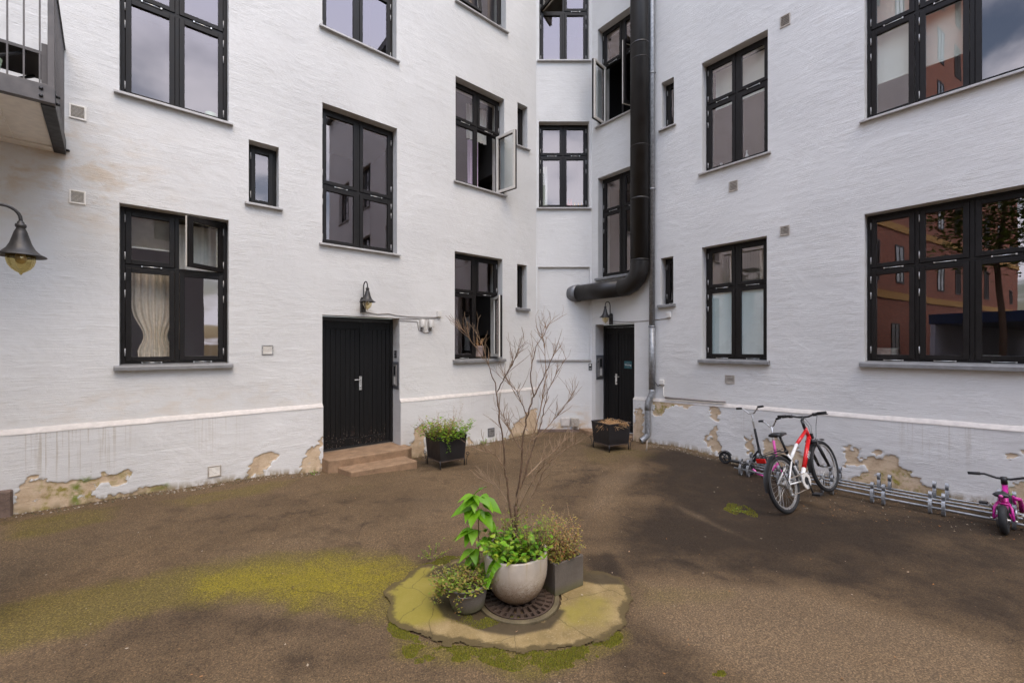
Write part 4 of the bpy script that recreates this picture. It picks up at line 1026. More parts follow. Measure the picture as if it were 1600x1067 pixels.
# two black steel planters by the doors
def steel_planter(u, v, ang, label, base=.47, topw=.53, hb=.12, hh=.53):
    x, y, z = G(u, v); X = T(x, y, z) @ RZ(ang)
    R_ = root('steel_planter', X, label=label, cat='planter', group='black steel planters by the doors')
    o = (topw-base)/2; mb = MB()
    b4 = [(0, 0), (base, 0), (base, base), (0, base)]; t4 = [(-o, -o), (base+o, -o), (base+o, base+o), (-o, base+o)]
    vs = [(p[0], p[1], hb) for p in b4]+[(p[0], p[1], hh+hb-.12) for p in t4]
    i4 = [(p[0]*.95+base*.025, p[1]*.95+base*.025, hh+hb-.12) for p in t4]; j4 = [(p[0]*.95+base*.025, p[1]*.95+base*.025, hh-.09) for p in t4]
    mb.add(vs+i4+j4, [(3, 2, 1, 0)]+[(i, (i+1) % 4, 4+(i+1) % 4, 4+i) for i in range(4)]+[(4+i, 4+(i+1) % 4, 8+(i+1) % 4, 8+i) for i in range(4)]+[(8+i, 8+(i+1) % 4, 12+(i+1) % 4, 12+i) for i in range(4)])
    build(mb, 'box', M['iron'], R_, X, .003)
    mb = MB(); a = t4
    zt = hh+hb-.12
    for i in range(4): mb.tube([(*a[i], zt), (*a[(i+1) % 4], zt)], .010, 6)
    build(mb, 'rim', M['iron'], R_, X)
    mb = MB()
    for i in range(4): mb.tube([(*b4[i], hb), (*b4[(i+1) % 4], hb)], .011, 6)
    build(mb, 'base_frame', M['grate'], R_, X)
    for cx, cy in b4:
        mb = MB(); mb.tube([(cx, cy, 0), (cx, cy, hb+.02)], .011, 6); build(mb, 'leg', M['iron'], R_, X)
    for (cx, cy), (dx, dy) in ((b4[1], (.72, -.3)), (b4[3], (-.3, .72))):
        mb = MB(); L = math.hypot(dx, dy); dx /= L; dy /= L; pts = []
        for k in range(26):
            q = k/25; th = -PI/2+q*PI*2.3; rr_ = .035*(1-.65*q); pts.append((cx+dx*(.05+rr_*math.cos(th)), cy+dy*(.05+rr_*math.cos(th)), hb+.08+rr_*math.sin(th)))
        pts = [(cx+dx*.035, cy+dy*.035, 0), (cx+dx*.03, cy+dy*.03, hb*.5)]+pts[:1]+pts[1:]
        mb.tube(pts, .005, 6); build(mb, 'scroll', M['iron'], R_, X)
    mb = MB(); k = .03; mb.add([(-o+k, -o+k, hh-.07), (base+o-k, -o+k, hh-.07), (base+o-k, base+o-k, hh-.07), (-o+k, base+o-k, hh-.07)], [(0, 1, 2, 3)])
    build(mb, 'soil', M['soil'], R_, X)
    return X, base, hh
X, b, h = steel_planter(688, 734, math.radians(38), 'black steel planter full of green plants by the wide door')
r = random.Random(31); f1, s1 = MB(), MB()
c = X @ Vector((b/2, b/2, h-.10)); bush(f1, s1, r, c, .29, .34, 190, .06, 2, .6, 1.1)
for _ in range(60):
    p = X @ Vector((r.uniform(-.05, b+.05), r.choice([-.05, -.03, .0]), h+r.gauss(-.02, .03))); leaf(f1, p, rdir(r, -.2), .05, .55, .4, r)
for k in range(16): leaf(f1, X @ Vector((.13+r.gauss(0, .015), -.055, h-.03-.014*k)), rdir(r, -.5), .04, .5, .4, r)
plant('leafy_plant', 'bright green plants growing out of the black planter by the wide door', 'plant', f1, M['leafm'], s1)
f1, s1 = MB(), MB(); c = X @ Vector((b*.25, b*.55, h-.08)); bush(f1, s1, r, c, .22, .38, 80, .042, 1, .5, 1.15)
c = X @ Vector((b*.5, b*.5, h-.08)); bush(f1, s1, r, c, .26, .56, 14, .026, 1, .4, 1.2)
plant('withered_plant', 'brown withered stalks among green leaves by the wide door', 'plant', f1, M['dryred'], s1)
X, b, h = steel_planter(952, 707, math.radians(27), 'black steel planter holding dry straw by the narrow door', .48, .54)
r = random.Random(33); f1 = MB()
for k in range(430):
    a = r.uniform(0, 6.28); q = .2*math.sqrt(r.random()); p = X @ Vector((b*.45+q*math.cos(a), b*.45+q*math.sin(a), h-.08)); hang = r.random() < .16
    d = Vector((r.gauss(0, .75), r.gauss(0, .75), r.uniform(.2, 1.))).normalized(); L = r.uniform(.10, .26)*(1.2-q*2)
    if hang: p = X @ Vector((b*.62+r.gauss(0, .05), .0, h-.06)); d = (X.to_3x3() @ Vector((r.gauss(.3, .2), -.55, .8))).normalized(); L = r.uniform(.1, .2)
    m1 = p+d*L*.6; e1 = m1+Vector((d.x, d.y, d.z-.5-r.random()*(1.3 if hang else .8)))*L*.5
    f1.tube([p, m1, e1], [.0036, .003, .0015], 4, cap=False)
tag(build(f1, 'dry_straw', M['straw']), 'heap of dry straw coloured stalks in the black planter by the narrow door', 'dried plant')

# weeds at the foot of the wall
def weed(u, v, h, rad, n, label, mat='leafm', size=.03):
    x, y, z = G(u, v); r = random.Random(int(u)); f1, s1 = MB(), MB()
    bush(f1, s1, r, (x, y, z-.01), rad, h, n, size, 2, .5, 1.3)
    plant('weed', label, 'weed', f1, M[mat], s1, M['leaf'], 'weeds at the wall foot')
weed(757, 694, .16, .12, 16, 'green weed at the wall foot right of the planter')
weed(1597, 792, .32, .08, 14, 'green weed at the wall foot behind the small pink bicycle', 'leaf', .05)
weed(676, 868, .09, .10, 14, 'grassy weed at the back edge of the apron', 'leafy', .022)
weed(491, 741, .07, .05, 7, 'tiny weed at the wall foot left of the door steps', 'leaf', .025)
weed(1152, 797, .03, .06, 18, 'flat mossy weed on the dark asphalt in front of the rack', 'leafy', .02)

# ------------------------------------------------------------------ things fixed to the walls
M['amberglobe'] = glassmat('amber lamp glass', (1, .9, .6), .12, .02, .0)
for n in M['amberglobe'].node_tree.nodes:
    if n.type == 'BSDF_TRANSPARENT': n.inputs[0].default_value = (.80, .70, .42, 1)
def wall_lamp(W, t, zrim, label, amber=False):
    """gooseneck lamp; origin on the wall under the shade axis"""
    X = W.M @ T(t, 0, zrim)
    L = root('wall_lamp', X, label=label, cat='wall lamp', group='gooseneck wall lamps')
    mb = MB(); mb.prism([(-.045, -.16), (.045, -.16), (.045, .06), (.025, .10), (-.025, .10), (-.045, .06)], 0, .035, 0, Matrix(((1, 0, 0, 0), (0, 0, -1, 0), (0, 1, 0, 0), (0, 0, 0, 1))))
    build(mb, 'backplate', M['lamp'], L, X, .005)
    mb = MB(); ya = -.05; r = .088; pts = [(0, -.03, -.10), (0, ya, -.08), (0, ya, .05), (0, ya, .27)]
    for k in range(1, 12): q = PI*k/12; pts.append((0, ya-r+r*math.cos(q), .27+r*math.sin(q)))
    pts += [(0, ya-2*r, .27), (0, ya-2*r, .235)]
    mb.tube(pts, .0105, 10)
    build(mb, 'arm', M['lamp'], L, X)
    c = (0, ya-2*r, 0)
    mb = MB(); mb.lathe([(0, .262), (.013, .26), (.019, .248), (.019, .240), (.028, .237), (.030, .222), (.026, .212), (.022, .208), (.034, .18), (.044, .14), (.056, .095), (.074, .055), (.10, .025), (.130, .008), (.133, .001), (.128, -.002), (.098, .015), (.07, .045), (.045, .10), (0, .13)], 40, c)
    build(mb, 'shade', M['lamp'], L, X)
    mb = MB(); mb.lathe([(.071, .035), (.075, .0), (.075, -.03), (.066, -.065), (.048, -.093), (.026, -.112), (.010, -.122), (.006, -.134), (0, -.137)], 32, c)
    build(mb, 'globe', M['amberglobe'] if amber else M['globe'], L, X)
    mb = MB(); mb.lathe([(0, .07), (.016, .07), (.016, .03), (.022, .02), (.030, -.01), (.028, -.035), (.015, -.052), (0, -.056)], 20, c)
    build(mb, 'bulb', M['bulb'], L, X)
    return L
t, z = LW.at(574, 472, .22); wall_lamp(LW, t-.0, z, 'small black gooseneck lamp over the wide double door')
t, z = RW.at(946, 496, .22); wall_lamp(RW, t+.0, z, 'small black gooseneck lamp over the narrow door under the black duct')
wall_lamp(WW, 1.02, 2.61, 'big close gooseneck lamp with amber glass below the balcony', True)

def vent(W, u0, v0, u1, v1, label, frame, slatm, back, n=9, grid=False):
    ta, za = W.at(u0, (v0+v1)/2); tb, zb = W.at(u1, (v0+v1)/2); um = (u0+u1)/2
    z1 = W.at(um, v0)[1]; z0 = W.at(um, v1)[1]; w = tb-ta; h = z1-z0
    dy = -.05 if W is not CW and z1 < .7 else 0
    X = W.M @ T(ta, dy, z0)
    R_ = root('air_vent', X, label=label, cat='air vent', group='air vents in the walls')
    f = .016
    mb = MB(); mb.box(0, f, -.014, .004, 0, h).box(w-f, w, -.014, .004, 0, h).box(f, w-f, -.014, .004, 0, f).box(f, w-f, -.014, .004, h-f, h)
    build(mb, 'frame', frame, R_, X, .002)
    mb = MB(); mb.box(f, w-f, -.002, .003, f, h-f); build(mb, 'back', back, R_, X)
    mb = MB()
    for i in range(n):
        z = f+(h-2*f)*(i+.5)/n; d = (h-2*f)/n
        mb.add([(f, -.0025, z-d*.15), (w-f, -.0025, z-d*.15), (w-f, -.012, z-d*.5), (f, -.012, z-d*.5)], [(0, 1, 2, 3)])
        mb.add([(f, -.0035, z+d*.2), (w-f, -.0035, z+d*.2), (w-f, -.013, z-d*.3), (f, -.013, z-d*.3)], [(0, 1, 2, 3)])
    if grid:
        for i in range(1, 8): x = f+(w-2*f)*i/8; mb.box(x-.003, x+.003, -.011, -.003, f, h-f)
    build(mb, 'slats', slatm, R_, X)
vent(LW, 108, 165, 135, 187, 'white louvred vent beside the balcony', M['ventw'], M['ventw'], M['ventdark'])
vent(LW, 108, 298, 134, 319, 'white louvred vent between the near lamp and the curtained window', M['ventw'], M['ventw'], M['ventdark'])
vent(LW, 409, 539, 427, 554, 'pale metal vent left of the wide door', M['panel'], M['ventw'], M['ventdark'], 6)
vent(LW, 324, 726, 345, 743, 'small metal vent low in the plinth left of the door steps', M['vent'], M['ventw'], M['ventdark'], 7)
vent(LW, 760, 668, 770, 681, 'small dark grid vent in the plinth right of the green planter', M['panelgrey'], M['panel'], M['ventdark'], 5, True)
vent(RW, 1219, 24, 1235, 42, 'topmost small beige vent of the right wing', M['vent'], M['vent'], M['ventdark'], 6)
vent(RW, 1139, 283, 1153, 299, 'small beige vent under the pale two column first floor window', M['vent'], M['vent'], M['ventdark'], 6)
vent(RW, 1219, 353, 1234, 368, 'small beige vent left of the wide ground floor window', M['vent'], M['vent'], M['ventdark'], 6)
vent(RW, 1133, 586, 1148, 599, 'small beige vent under the frosted ground floor window', M['vent'], M['vent'], M['ventdark'], 5)

# big black ventilation duct
def RP(s, d, z): return Vector((RW.o[0]+RW.d[0]*s+RW.n[0]*d, RW.o[1]+RW.d[1]*s+RW.n[1]*d, z))
s0, off, zc, rd, er = 1.455, .235, 3.215, .192, .40
du = root('ventilation_duct', RP(s0, off, 3.2), label='fat black ventilation duct running down the wall and bending over the narrow door', cat='duct')
D = lambda s, z: RP(s, off, z)
mb = MB(); mb.tube([D(s0, WTOP+1.2), D(s0, 3.72)], rd, 40); build(mb, 'vertical_pipe', M['duct'], du)
arc = [D(s0, 3.72)]+[D(s0-er+er*math.cos(q), zc+er-er*math.sin(q)) for q in np.linspace(PI*.06, PI*.44, 4)]+[D(s0-er-.06, zc)]
mb = MB(); mb.tube(arc, rd*1.006, 40, cap=False); build(mb, 'elbow', M['duct'], du)
mb = MB(); mb.tube([D(s0-er-.05, zc), D(-.30, zc)], rd*.992, 40); build(mb, 'horizontal_pipe', M['duct'], du)
for a, b in ((D(s0, 3.75), D(s0, 3.72)), (D(s0, 6.1), D(s0, 6.085)), (D(s0, 7.9), D(s0, 7.885))):
    mb = MB(); mb.tube([a, b], rd*1.014, 40); build(mb, 'seam', M['duct'], du)
mb = MB(); mb.tube([D(-.20, zc), D(-.42, zc)], rd*1.07, 40); build(mb, 'collar', M['panelgrey'], du)
for z in (5.0, 8.2, 11.):
    mb = MB(); mb.tube([D(s0, z-.02), D(s0, z+.02)], rd*1.02, 40); mb.box(-.02, .02, 0, .06, -.02, .02, 0, RW.M @ T(s0, -.06, z)); build(mb, 'clamp', M['duct'], du)
mb = MB(); mb.box(-.03, .03, -.03, -.002, 3.6, WTOP, 0, RW.M @ T(s0+.17, 0, 0)); build(mb, 'wall_rail', M['duct'], du)

# zinc downpipe
dp = root('downpipe', RP(1.64, .1, 0), label='galvanised rain downpipe beside the black duct with a bent outlet', cat='downpipe')
mb = MB(); mb.tube([RP(1.645, .085, WTOP), RP(1.645, .085, 2.34)], .058, 20); build(mb, 'upper_pipe', M['galv'], dp)
mb = MB(); mb.tube([RP(1.645, .085, 2.36), RP(1.645, .085, 1.06)], .064, 20); build(mb, 'lower_pipe', M['galv'], dp)
mb = MB(); mb.tube([RP(1.645, .085, 1.08), RP(1.645, .085, 1.0), RP(1.635, .10, .92), RP(1.60, .14, .82), RP(1.585, .15, .74), RP(1.585, .15, .62)], .060, 20); build(mb, 'offset_bend', M['galv'], dp)
mb = MB(); pts = [RP(1.585, .15, .64), RP(1.585, .15, .16), RP(1.58, .16, .10), RP(1.545, .22, .03), RP(1.51, .27, -.005)]; mb.tube(pts, .058, 20, cap=False)
mb.tube([p for p in pts[::-1]], .052, 20, cap=False); build(mb, 'outlet', M['galv'], dp)
for z in (2.36, 5.2, 7.6): mb = MB(); mb.tube([RP(1.645, .085, z-.015), RP(1.645, .085, z+.015)], .069, 20); mb.box(-.012, .012, 0, .06, -.012, .012, 0, RW.M @ T(1.645, -.06, z)); mb.box(.06, .085, -.1, -.07, -.012, .012, 0, RW.M @ T(1.645, 0, z)); build(mb, 'clamp', M['galv'], dp)
x, y, z = G(1010, 704)
mb = MB(); mb.tube([(x, y, z-.05), (x+.03, y+.05, z+.19)], .012, 8); tag(build(mb, 'iron_rod', M['ventdark'], None), 'short rusty rod standing in the ground below the downpipe outlet', 'rod')

# intercoms, readers, boxes and cables
def intercom(W, x, z0, z1, rec, side, label):
    X = W.M @ T(x, rec*.5, 0) @ RZ(side*PI/2)
    R_ = root('intercom', X, label=label, cat='intercom', group='door intercoms')
    w = rec*.42; h = z1-z0
    mb = MB(); mb.box(-w, w, -.008, 0, z0-.06, z1+.06); build(mb, 'back_plate', M['panelgrey'], R_, X, .002)
    mb = MB(); mb.box(-w*.72, w*.5, -.03, -.0085, z0, z1); build(mb, 'front_panel', M['panel'], R_, X, .003)
    mb = MB(); mb.box(-w*.2, w*.34, -.033, -.0305, z0+h*.52, z1-h*.06); build(mb, 'display', M['black'], R_, X)
    mb = MB(); mb.box(-w*.2, w*.34, -.034, -.0305, z0+h*.08, z0+h*.44); build(mb, 'button_panel', M['whiteplastic'], R_, X, .001)
t, z1 = LW.at(617, 571); t, z0 = LW.at(617, 606); intercom(LW, 4.80-.004, 1.21, 1.60, .30, -1, 'steel intercom panel in the reveal of the wide door')
intercom(RW, .10+.004, 1.22, 1.68, .32, 1, 'steel intercom panel in the reveal of the narrow door')
X = LW.M @ T(4.796, .15, 1.80) @ RZ(-PI/2)
mb = MB(); mb.box(-.035, .035, -.02, 0, -.07, .07); kp = tag(build(mb, 'key_reader', M['plastic'], None, X, .004), 'small black key reader above the intercom of the wide door', 'key reader')
mb = MB(); mb.box(-.02, .02, -.0225, -.0205, .015, .05).tube([(0, -.0205, -.03), (0, -.0225, -.03)], .014, 10); build(mb, 'keypad', M['panel'], kp, X)
t, z = CW.at(924.5, 573)
X = CW.M @ T(1.302, 0, z)
mb = MB(); mb.box(-.055, .022, -.016, 0, -.08, .08); kp = tag(build(mb, 'key_reader', M['plastic'], None, X, .004), 'small black key reader on the cut corner beside the narrow door', 'key reader')
mb = MB(); mb.box(-.04, .0, -.0185, -.0165, .02, .065).box(-.045, .012, -.0185, -.0165, -.035, -.03).box(-.045, .012, -.0185, -.0165, -.05, -.045); build(mb, 'marking', M['whiteplastic'], kp, X)
def wbox(W, u, v, w, h, d, name, label, cat, mat, dep=0):
    t, z = W.at(u, v, dep); X = W.M @ T(t, -dep, z); mb = MB(); mb.box(-w/2, w/2, -d, 0, -h/2, h/2)
    mb.box(-w/2+.012, w/2-.012, -d-.004, -d, -h/2+.012, h/2-.012)
    mb.tube([(0, -d*.5, -h/2-.015), (0, -d*.5, -h/2)], .012, 8)
    return tag(build(mb, name, mat, None, X, .006), label, cat, 'small junction boxes on the walls')
wbox(LW, 685, 491, .085, .11, .05, 'junction_box', 'small white junction box between the wide door and the open window', 'junction box', M['whiteplastic'])
wbox(RW, 1046, 492, .075, .11, .05, 'junction_box', 'small white junction box under the narrow ground floor window', 'junction box', M['whiteplastic'])
wbox(RW, 1035, 597, .10, .10, .05, 'junction_box', 'small white junction box right of the downpipe above the plinth', 'junction box', M['whiteplastic'])
wbox(CW, 883, 659, .20, .20, .03, 'junction_box', 'painted flat box low on the cut corner', 'junction box', M['lip'])
wbox(CW, 897.5, 659, .18, .19, .10, 'junction_box', 'grey metal box low on the cut corner beside the step', 'junction box', M['vent'])
# twin white cylinder lights
t, z = LW.at(665, 510)
X = LW.M @ T(t, 0, z); R_ = root('twin_spotlight', X, label='pair of short white cylinder spotlights right of the wide door', cat='spotlight')
for dx in (-.09, .09):
    mb = MB(); mb.tube([(dx, -.06, -.02), (dx, -.06, .13)], .048, 20); build(mb, 'lamp_head', M['whiteplastic'], R_, X, .004)
    mb = MB(); mb.tube([(dx, -.002, -.06), (dx, -.06, -.06), (dx, -.06, -.02)], .014, 8); mb.box(dx-.03, dx+.03, -.02, 0, -.085, -.035); build(mb, 'bracket', M['panel'], R_, X)
mb = MB(); mb.tube([(-.09, -.012, -.08), (-.05, -.012, -.12), (.05, -.012, -.12), (.09, -.012, -.08)], .006, 6); build(mb, 'lead', M['cable'], R_, X)
def cable(W, pts, r, label, mat=None, dep=0., name='cable', cat='cable'):
    P = []
    for u, v in pts: t, z = W.at(u, v, dep); P.append((t, -r*.8-dep, z))
    mb = MB(); mb.tube(P, r, 6); tag(build(mb, name, mat or M['cable'], None, W.M), label, cat)
cable(LW, [(568, 487), (590, 491), (606, 490), (620, 493), (640, 495), (680, 496), (685, 495)], .008, 'thin cable from the lamp over the wide door to the white box')
cable(LW, [(624, 498), (650, 498), (678, 498), (685, 496)], .007, 'second thin cable running to the white box by the open window')
cable(LW, [(624, 501), (645, 502), (652, 503), (654, 516), (660, 518)], .007, 'thin cable leading to the twin white spotlights')
cable(RW, [(957, 502), (975, 503), (1000, 502), (1030, 499), (1045, 497)], .008, 'thin cable from the lamp over the narrow door past the downpipe')
cable(RW, [(1037, 604), (1037, 618), (1041, 621)], .009, 'short white cable below the junction box right of the downpipe', M['whiteplastic'])
cable(RW, [(1040, 621), (1134, 627.5)], .022, 'grey conduit lying along the top of the plinth', M['cable'], .03, 'conduit', 'conduit')
cable(RW, [(1024, 597), (1028, 603), (1034, 600)], .008, 'short dark loop of cable at the downpipe clamp', M['plastic'], .03)

# ------------------------------------------------------------------ balcony
e = Vector((1.03, -1.08, 0)).normalized()
BT = Matrix(((LW.d[0], e.x, 0, -5.39), (LW.d[1], e.y, 0, 5.11), (0, 0, 1, 0), (0, 0, 0, 1)))
BA = T(-5.39, 5.11, 4.25)
ba = root('balcony', BA, label='steel balcony with thin grey bars and white underside on the left wall', cat='balcony')
M['bal'] = plain('grey balcony steel', (.11, .098, .092), .45, .3, var=.2, scale=9)
M['bald'] = plain('dark balcony steel', (.022, .021, .021), .5, .2, var=.2)
def bb(name, mat, boxes, bev=.003):
    mb = MB()
    for b in boxes: mb.box(*b, 0, BT)
    return build(mb, name, mat, ba, None, bev)
zb = 4.25; BL = -3.0; BD = 1.49
bb('front_beam', M['bal'], [(BL, 0, BD-.012, BD, zb+.01, zb+.175), (BL, 0, BD-.07, BD-.0125, zb+.01, zb+.022), (BL, 0, BD-.07, BD-.0125, zb+.163, zb+.175)])
bb('side_beam', M['bald'], [(-.10, -.0, .0, BD-.072, zb, zb+.012), (-.014, -.0, .0, BD-.072, zb+.0125, zb+.17)])
bb('deck', M['ventw'], [(BL, -.104, .20, BD-.075, zb+.02, zb+.05), (BL, -.104, .0, .196, zb+.004, zb+.05), (-.40, -.392, .2, BD-.075, zb+.0, zb+.019)])
bb('deck', M['bald'], [(BL, -.016, .02, BD-.08, zb+.13, zb+.165)])
bb('corner_post', M['bal'], [(-.05, -.005, BD-.06, BD-.015, zb+.178, zb+1.3)])
bb('top_rail', M['bald'], [(BL, 0, BD-.045, BD-.005, zb+1.25, zb+1.29), (-.045, -.005, 0.02, BD-.05, zb+1.25, zb+1.29)])
for i in range(1, 14): bb('baluster', M['bal'], [(-.1*i-.006, -.1*i+.006, BD-.03, BD-.018, zb+.178, zb+1.25)], 0)
for i in range(1, 14): bb('baluster', M['bal'], [(-.03, -.012, .1*i-.006, .1*i+.006, zb+.12, zb+1.25)], 0)
bb('lower_rail', M['bald'], [(-.035, -.008, .02, BD-.06, zb+.19, zb+.22)])
for (x, z) in ((-.09, .055), (-.09, .125)):
    mb = MB(); p = BT @ Vector((x, BD, zb+z)); mb.tube([p-e*.002, p+e*.014], .016, 6); build(mb, 'bolt', M['bald'], ba)
for (d, z) in ((BD-.1, .05), (BD-.1, .12), (.06, .05)):
    mb = MB(); p = BT @ Vector((0, d, zb+z)); q = BT @ Vector((.03, d, zb+z)); mb.tube([p, q], .014, 6); build(mb, 'bolt', M['bald'], ba)
ft = root('folding_table', BT @ T(-.55, .75, zb+.166), label='dark folding table with crossed legs standing on the balcony', cat='table')
def fb(name, mat, fn):
    mb = MB(); fn(mb); build(mb, name, mat, ft)
fb('table_top', M['bal'], lambda m: m.box(-1.05, -.10, .55, 1.15, zb+.62, zb+.65, 0, BT))
for d in (.6, 1.1):
    for s in (1, -1):
        fb('leg', M['bald'], lambda m: m.tube([BT @ Vector((-.57-s*.36, d, zb+.17)), BT @ Vector((-.57+s*.36, d, zb+.62))], .016, 6))
fb('storage_panel', M['bald'], lambda m: m.box(-1.0, -.15, .35, .37, zb+.167, zb+.60, 0, BT))
mb = MB(); c = BT @ Vector((-.42, 1.33, zb+.167)); mb.lathe([(0, 0), (.05, 0), (.06, .1), (.075, .19), (.068, .19), (.055, .1), (0, .02)], 20, c)
M['palegreen'] = plain('pale green enamel', (.30, .40, .28), .4)
tag(build(mb, 'plant_pot', M['palegreen'], None), 'pale green pot on the balcony floor behind the bars', 'pot')
mb = MB(); mb.box(-.10, -.055, BD-.16, BD-.14, zb+.167, zb+.62, 0, BT)
tag(build(mb, 'board', M['bal'], None), 'short grey board propped in the corner of the balcony', 'board')

# ------------------------------------------------------------------ bicycle rack, bicycles and scooters
def RZg(s, d):
    p = RP(s, d, 0); return float(gz(p.x, p.y))
rk = root('bicycle_rack', RP(5.2, .72, RZg(5.2, .72)), label='low galvanised bicycle rack with looped wheel holders along the right wall', cat='bicycle rack')
def rline(d, z, r):
    mb = MB(); mb.tube([RP(s, d, RZg(s, d)*.6+RZg(5.2, d)*.4+z) for s in np.linspace(3.62, 6.95, 8)], r, 8); build(mb, 'rail', M['galv'], rk)
for d, z, r in ((.93, .085, .014), (.74, .095, .014), (.60, .10, .014), (.52, .12, .012)): rline(d, z, r)
def strap(mb, s, d, z, rd_, rz, w=.032, th=.006, n=20):
    vs = []
    for k in range(n):
        a = 2*PI*k/n
        for q, ds in ((1, -w/2), (1, w/2), (1-th/rd_, w/2), (1-th/rd_, -w/2)): vs.append(RP(s+ds, d+rd_*q*math.cos(a), z+rz*q*math.sin(a)))
    fs = []
    for k in range(n):
        b = 4*k; c = 4*((k+1) % n)
        for j in range(4): fs.append((b+j, b+(j+1) % 4, c+(j+1) % 4, c+j))
    mb.add(vs, fs, 0, False)
for i in range(6):
    sc = 3.78+.53*i
    for ds in (-.055, .055):
        mb = MB(); z = RZg(sc, .9)
        strap(mb, sc+ds, .945, z+.09, .045, .09); strap(mb, sc+ds, .93, z+.222, .038, .042)
        build(mb, 'wheel_holder', M['galv'], rk)
        mb = MB(); z = RZg(sc, .5)
        strap(mb, sc+ds, .53, z+.14, .034, .08); strap(mb, sc+ds, .53, z+.262, .036, .042)
        build(mb, 'wheel_holder', M['galv'], rk)

def wheel(parent, X, R, rt, name='wheel', spokes=28, hub=.02, rimm=None, disc=False):
    """X: matrix of the wheel centre, axle along local y"""
    w = root(name); w.parent = parent; WM[w.name] = X; w.matrix_basis = WM[parent.name].inverted() @ X
    mb = MB(); prof = []
    k = 12; R0 = R-rt; n = 56
    vs = []
    for i in range(n):
        a = 2*PI*i/n
        for j in range(k):
            b = 2*PI*j/k; rr_ = R0+rt*math.cos(b)*(1.02 if (j in (0, 1, 11) and i % 2) else 1); vs.append((rr_*math.cos(a), rt*.95*math.sin(b), rr_*math.sin(a)))
    mb.add(vs, [(i*k+j, i*k+(j+1) % k, ((i+1) % n)*k+(j+1) % k, ((i+1) % n)*k+j) for i in range(n) for j in range(k)], 0, True)
    build(mb, 'tyre', M['rubber'], w, X)
    mb = MB(); ri = R-2*rt
    prf = [(ri+.006, -.012), (ri+.004, .012), (ri-.016, .008), (ri-.016, -.008), (ri+.006, -.012)]
    mb.lathe(prf, 56, axis='y', mat=0, smooth=False)
    build(mb, 'rim', rimm or M['steel'], w, X)
    mb = MB(); mb.tube([(0, -.05, 0), (0, .05, 0)], hub*.6, 10); mb.tube([(0, -.03, 0), (0, .03, 0)], hub, 12)
    for i in range(spokes):
        a = 2*PI*i/spokes; b = a+(.5 if i % 2 else -.5); y = .028*(1 if (i//2) % 2 else -1)
        mb.tube([(hub*math.cos(b), y, hub*math.sin(b)), ((ri-.01)*math.cos(a), 0, (ri-.01)*math.sin(a))], .0011 if not disc else .012, 4 if not disc else 6, cap=False)
    build(mb, 'spokes', M['steel'] if not disc else M['plastic'], w, X)
    return w
def arcpts(c, R, a0, a1, n, y=0): return [(c[0]+R*math.cos(q), y, c[2]+R*math.sin(q)) for q in np.linspace(a0, a1, n)]
def ribbon(mb, pts, w, th=.004):
    P = [Vector(p) for p in pts]; vs = []
    for i, p in enumerate(P):
        d = (P[min(i+1, len(P)-1)]-P[max(i-1, 0)]).normalized(); s = Vector((0, 1, 0)); u = d.cross(s).normalized()
        vs += [p-s*w/2, p-s*w*.25+u*th*2, p+s*w*.25+u*th*2, p+s*w/2]
    mb.add(vs, [(4*i+j, 4*i+j+1, 4*i+j+5, 4*i+j+4) for i in range(len(P)-1) for j in range(3)], 0, True)

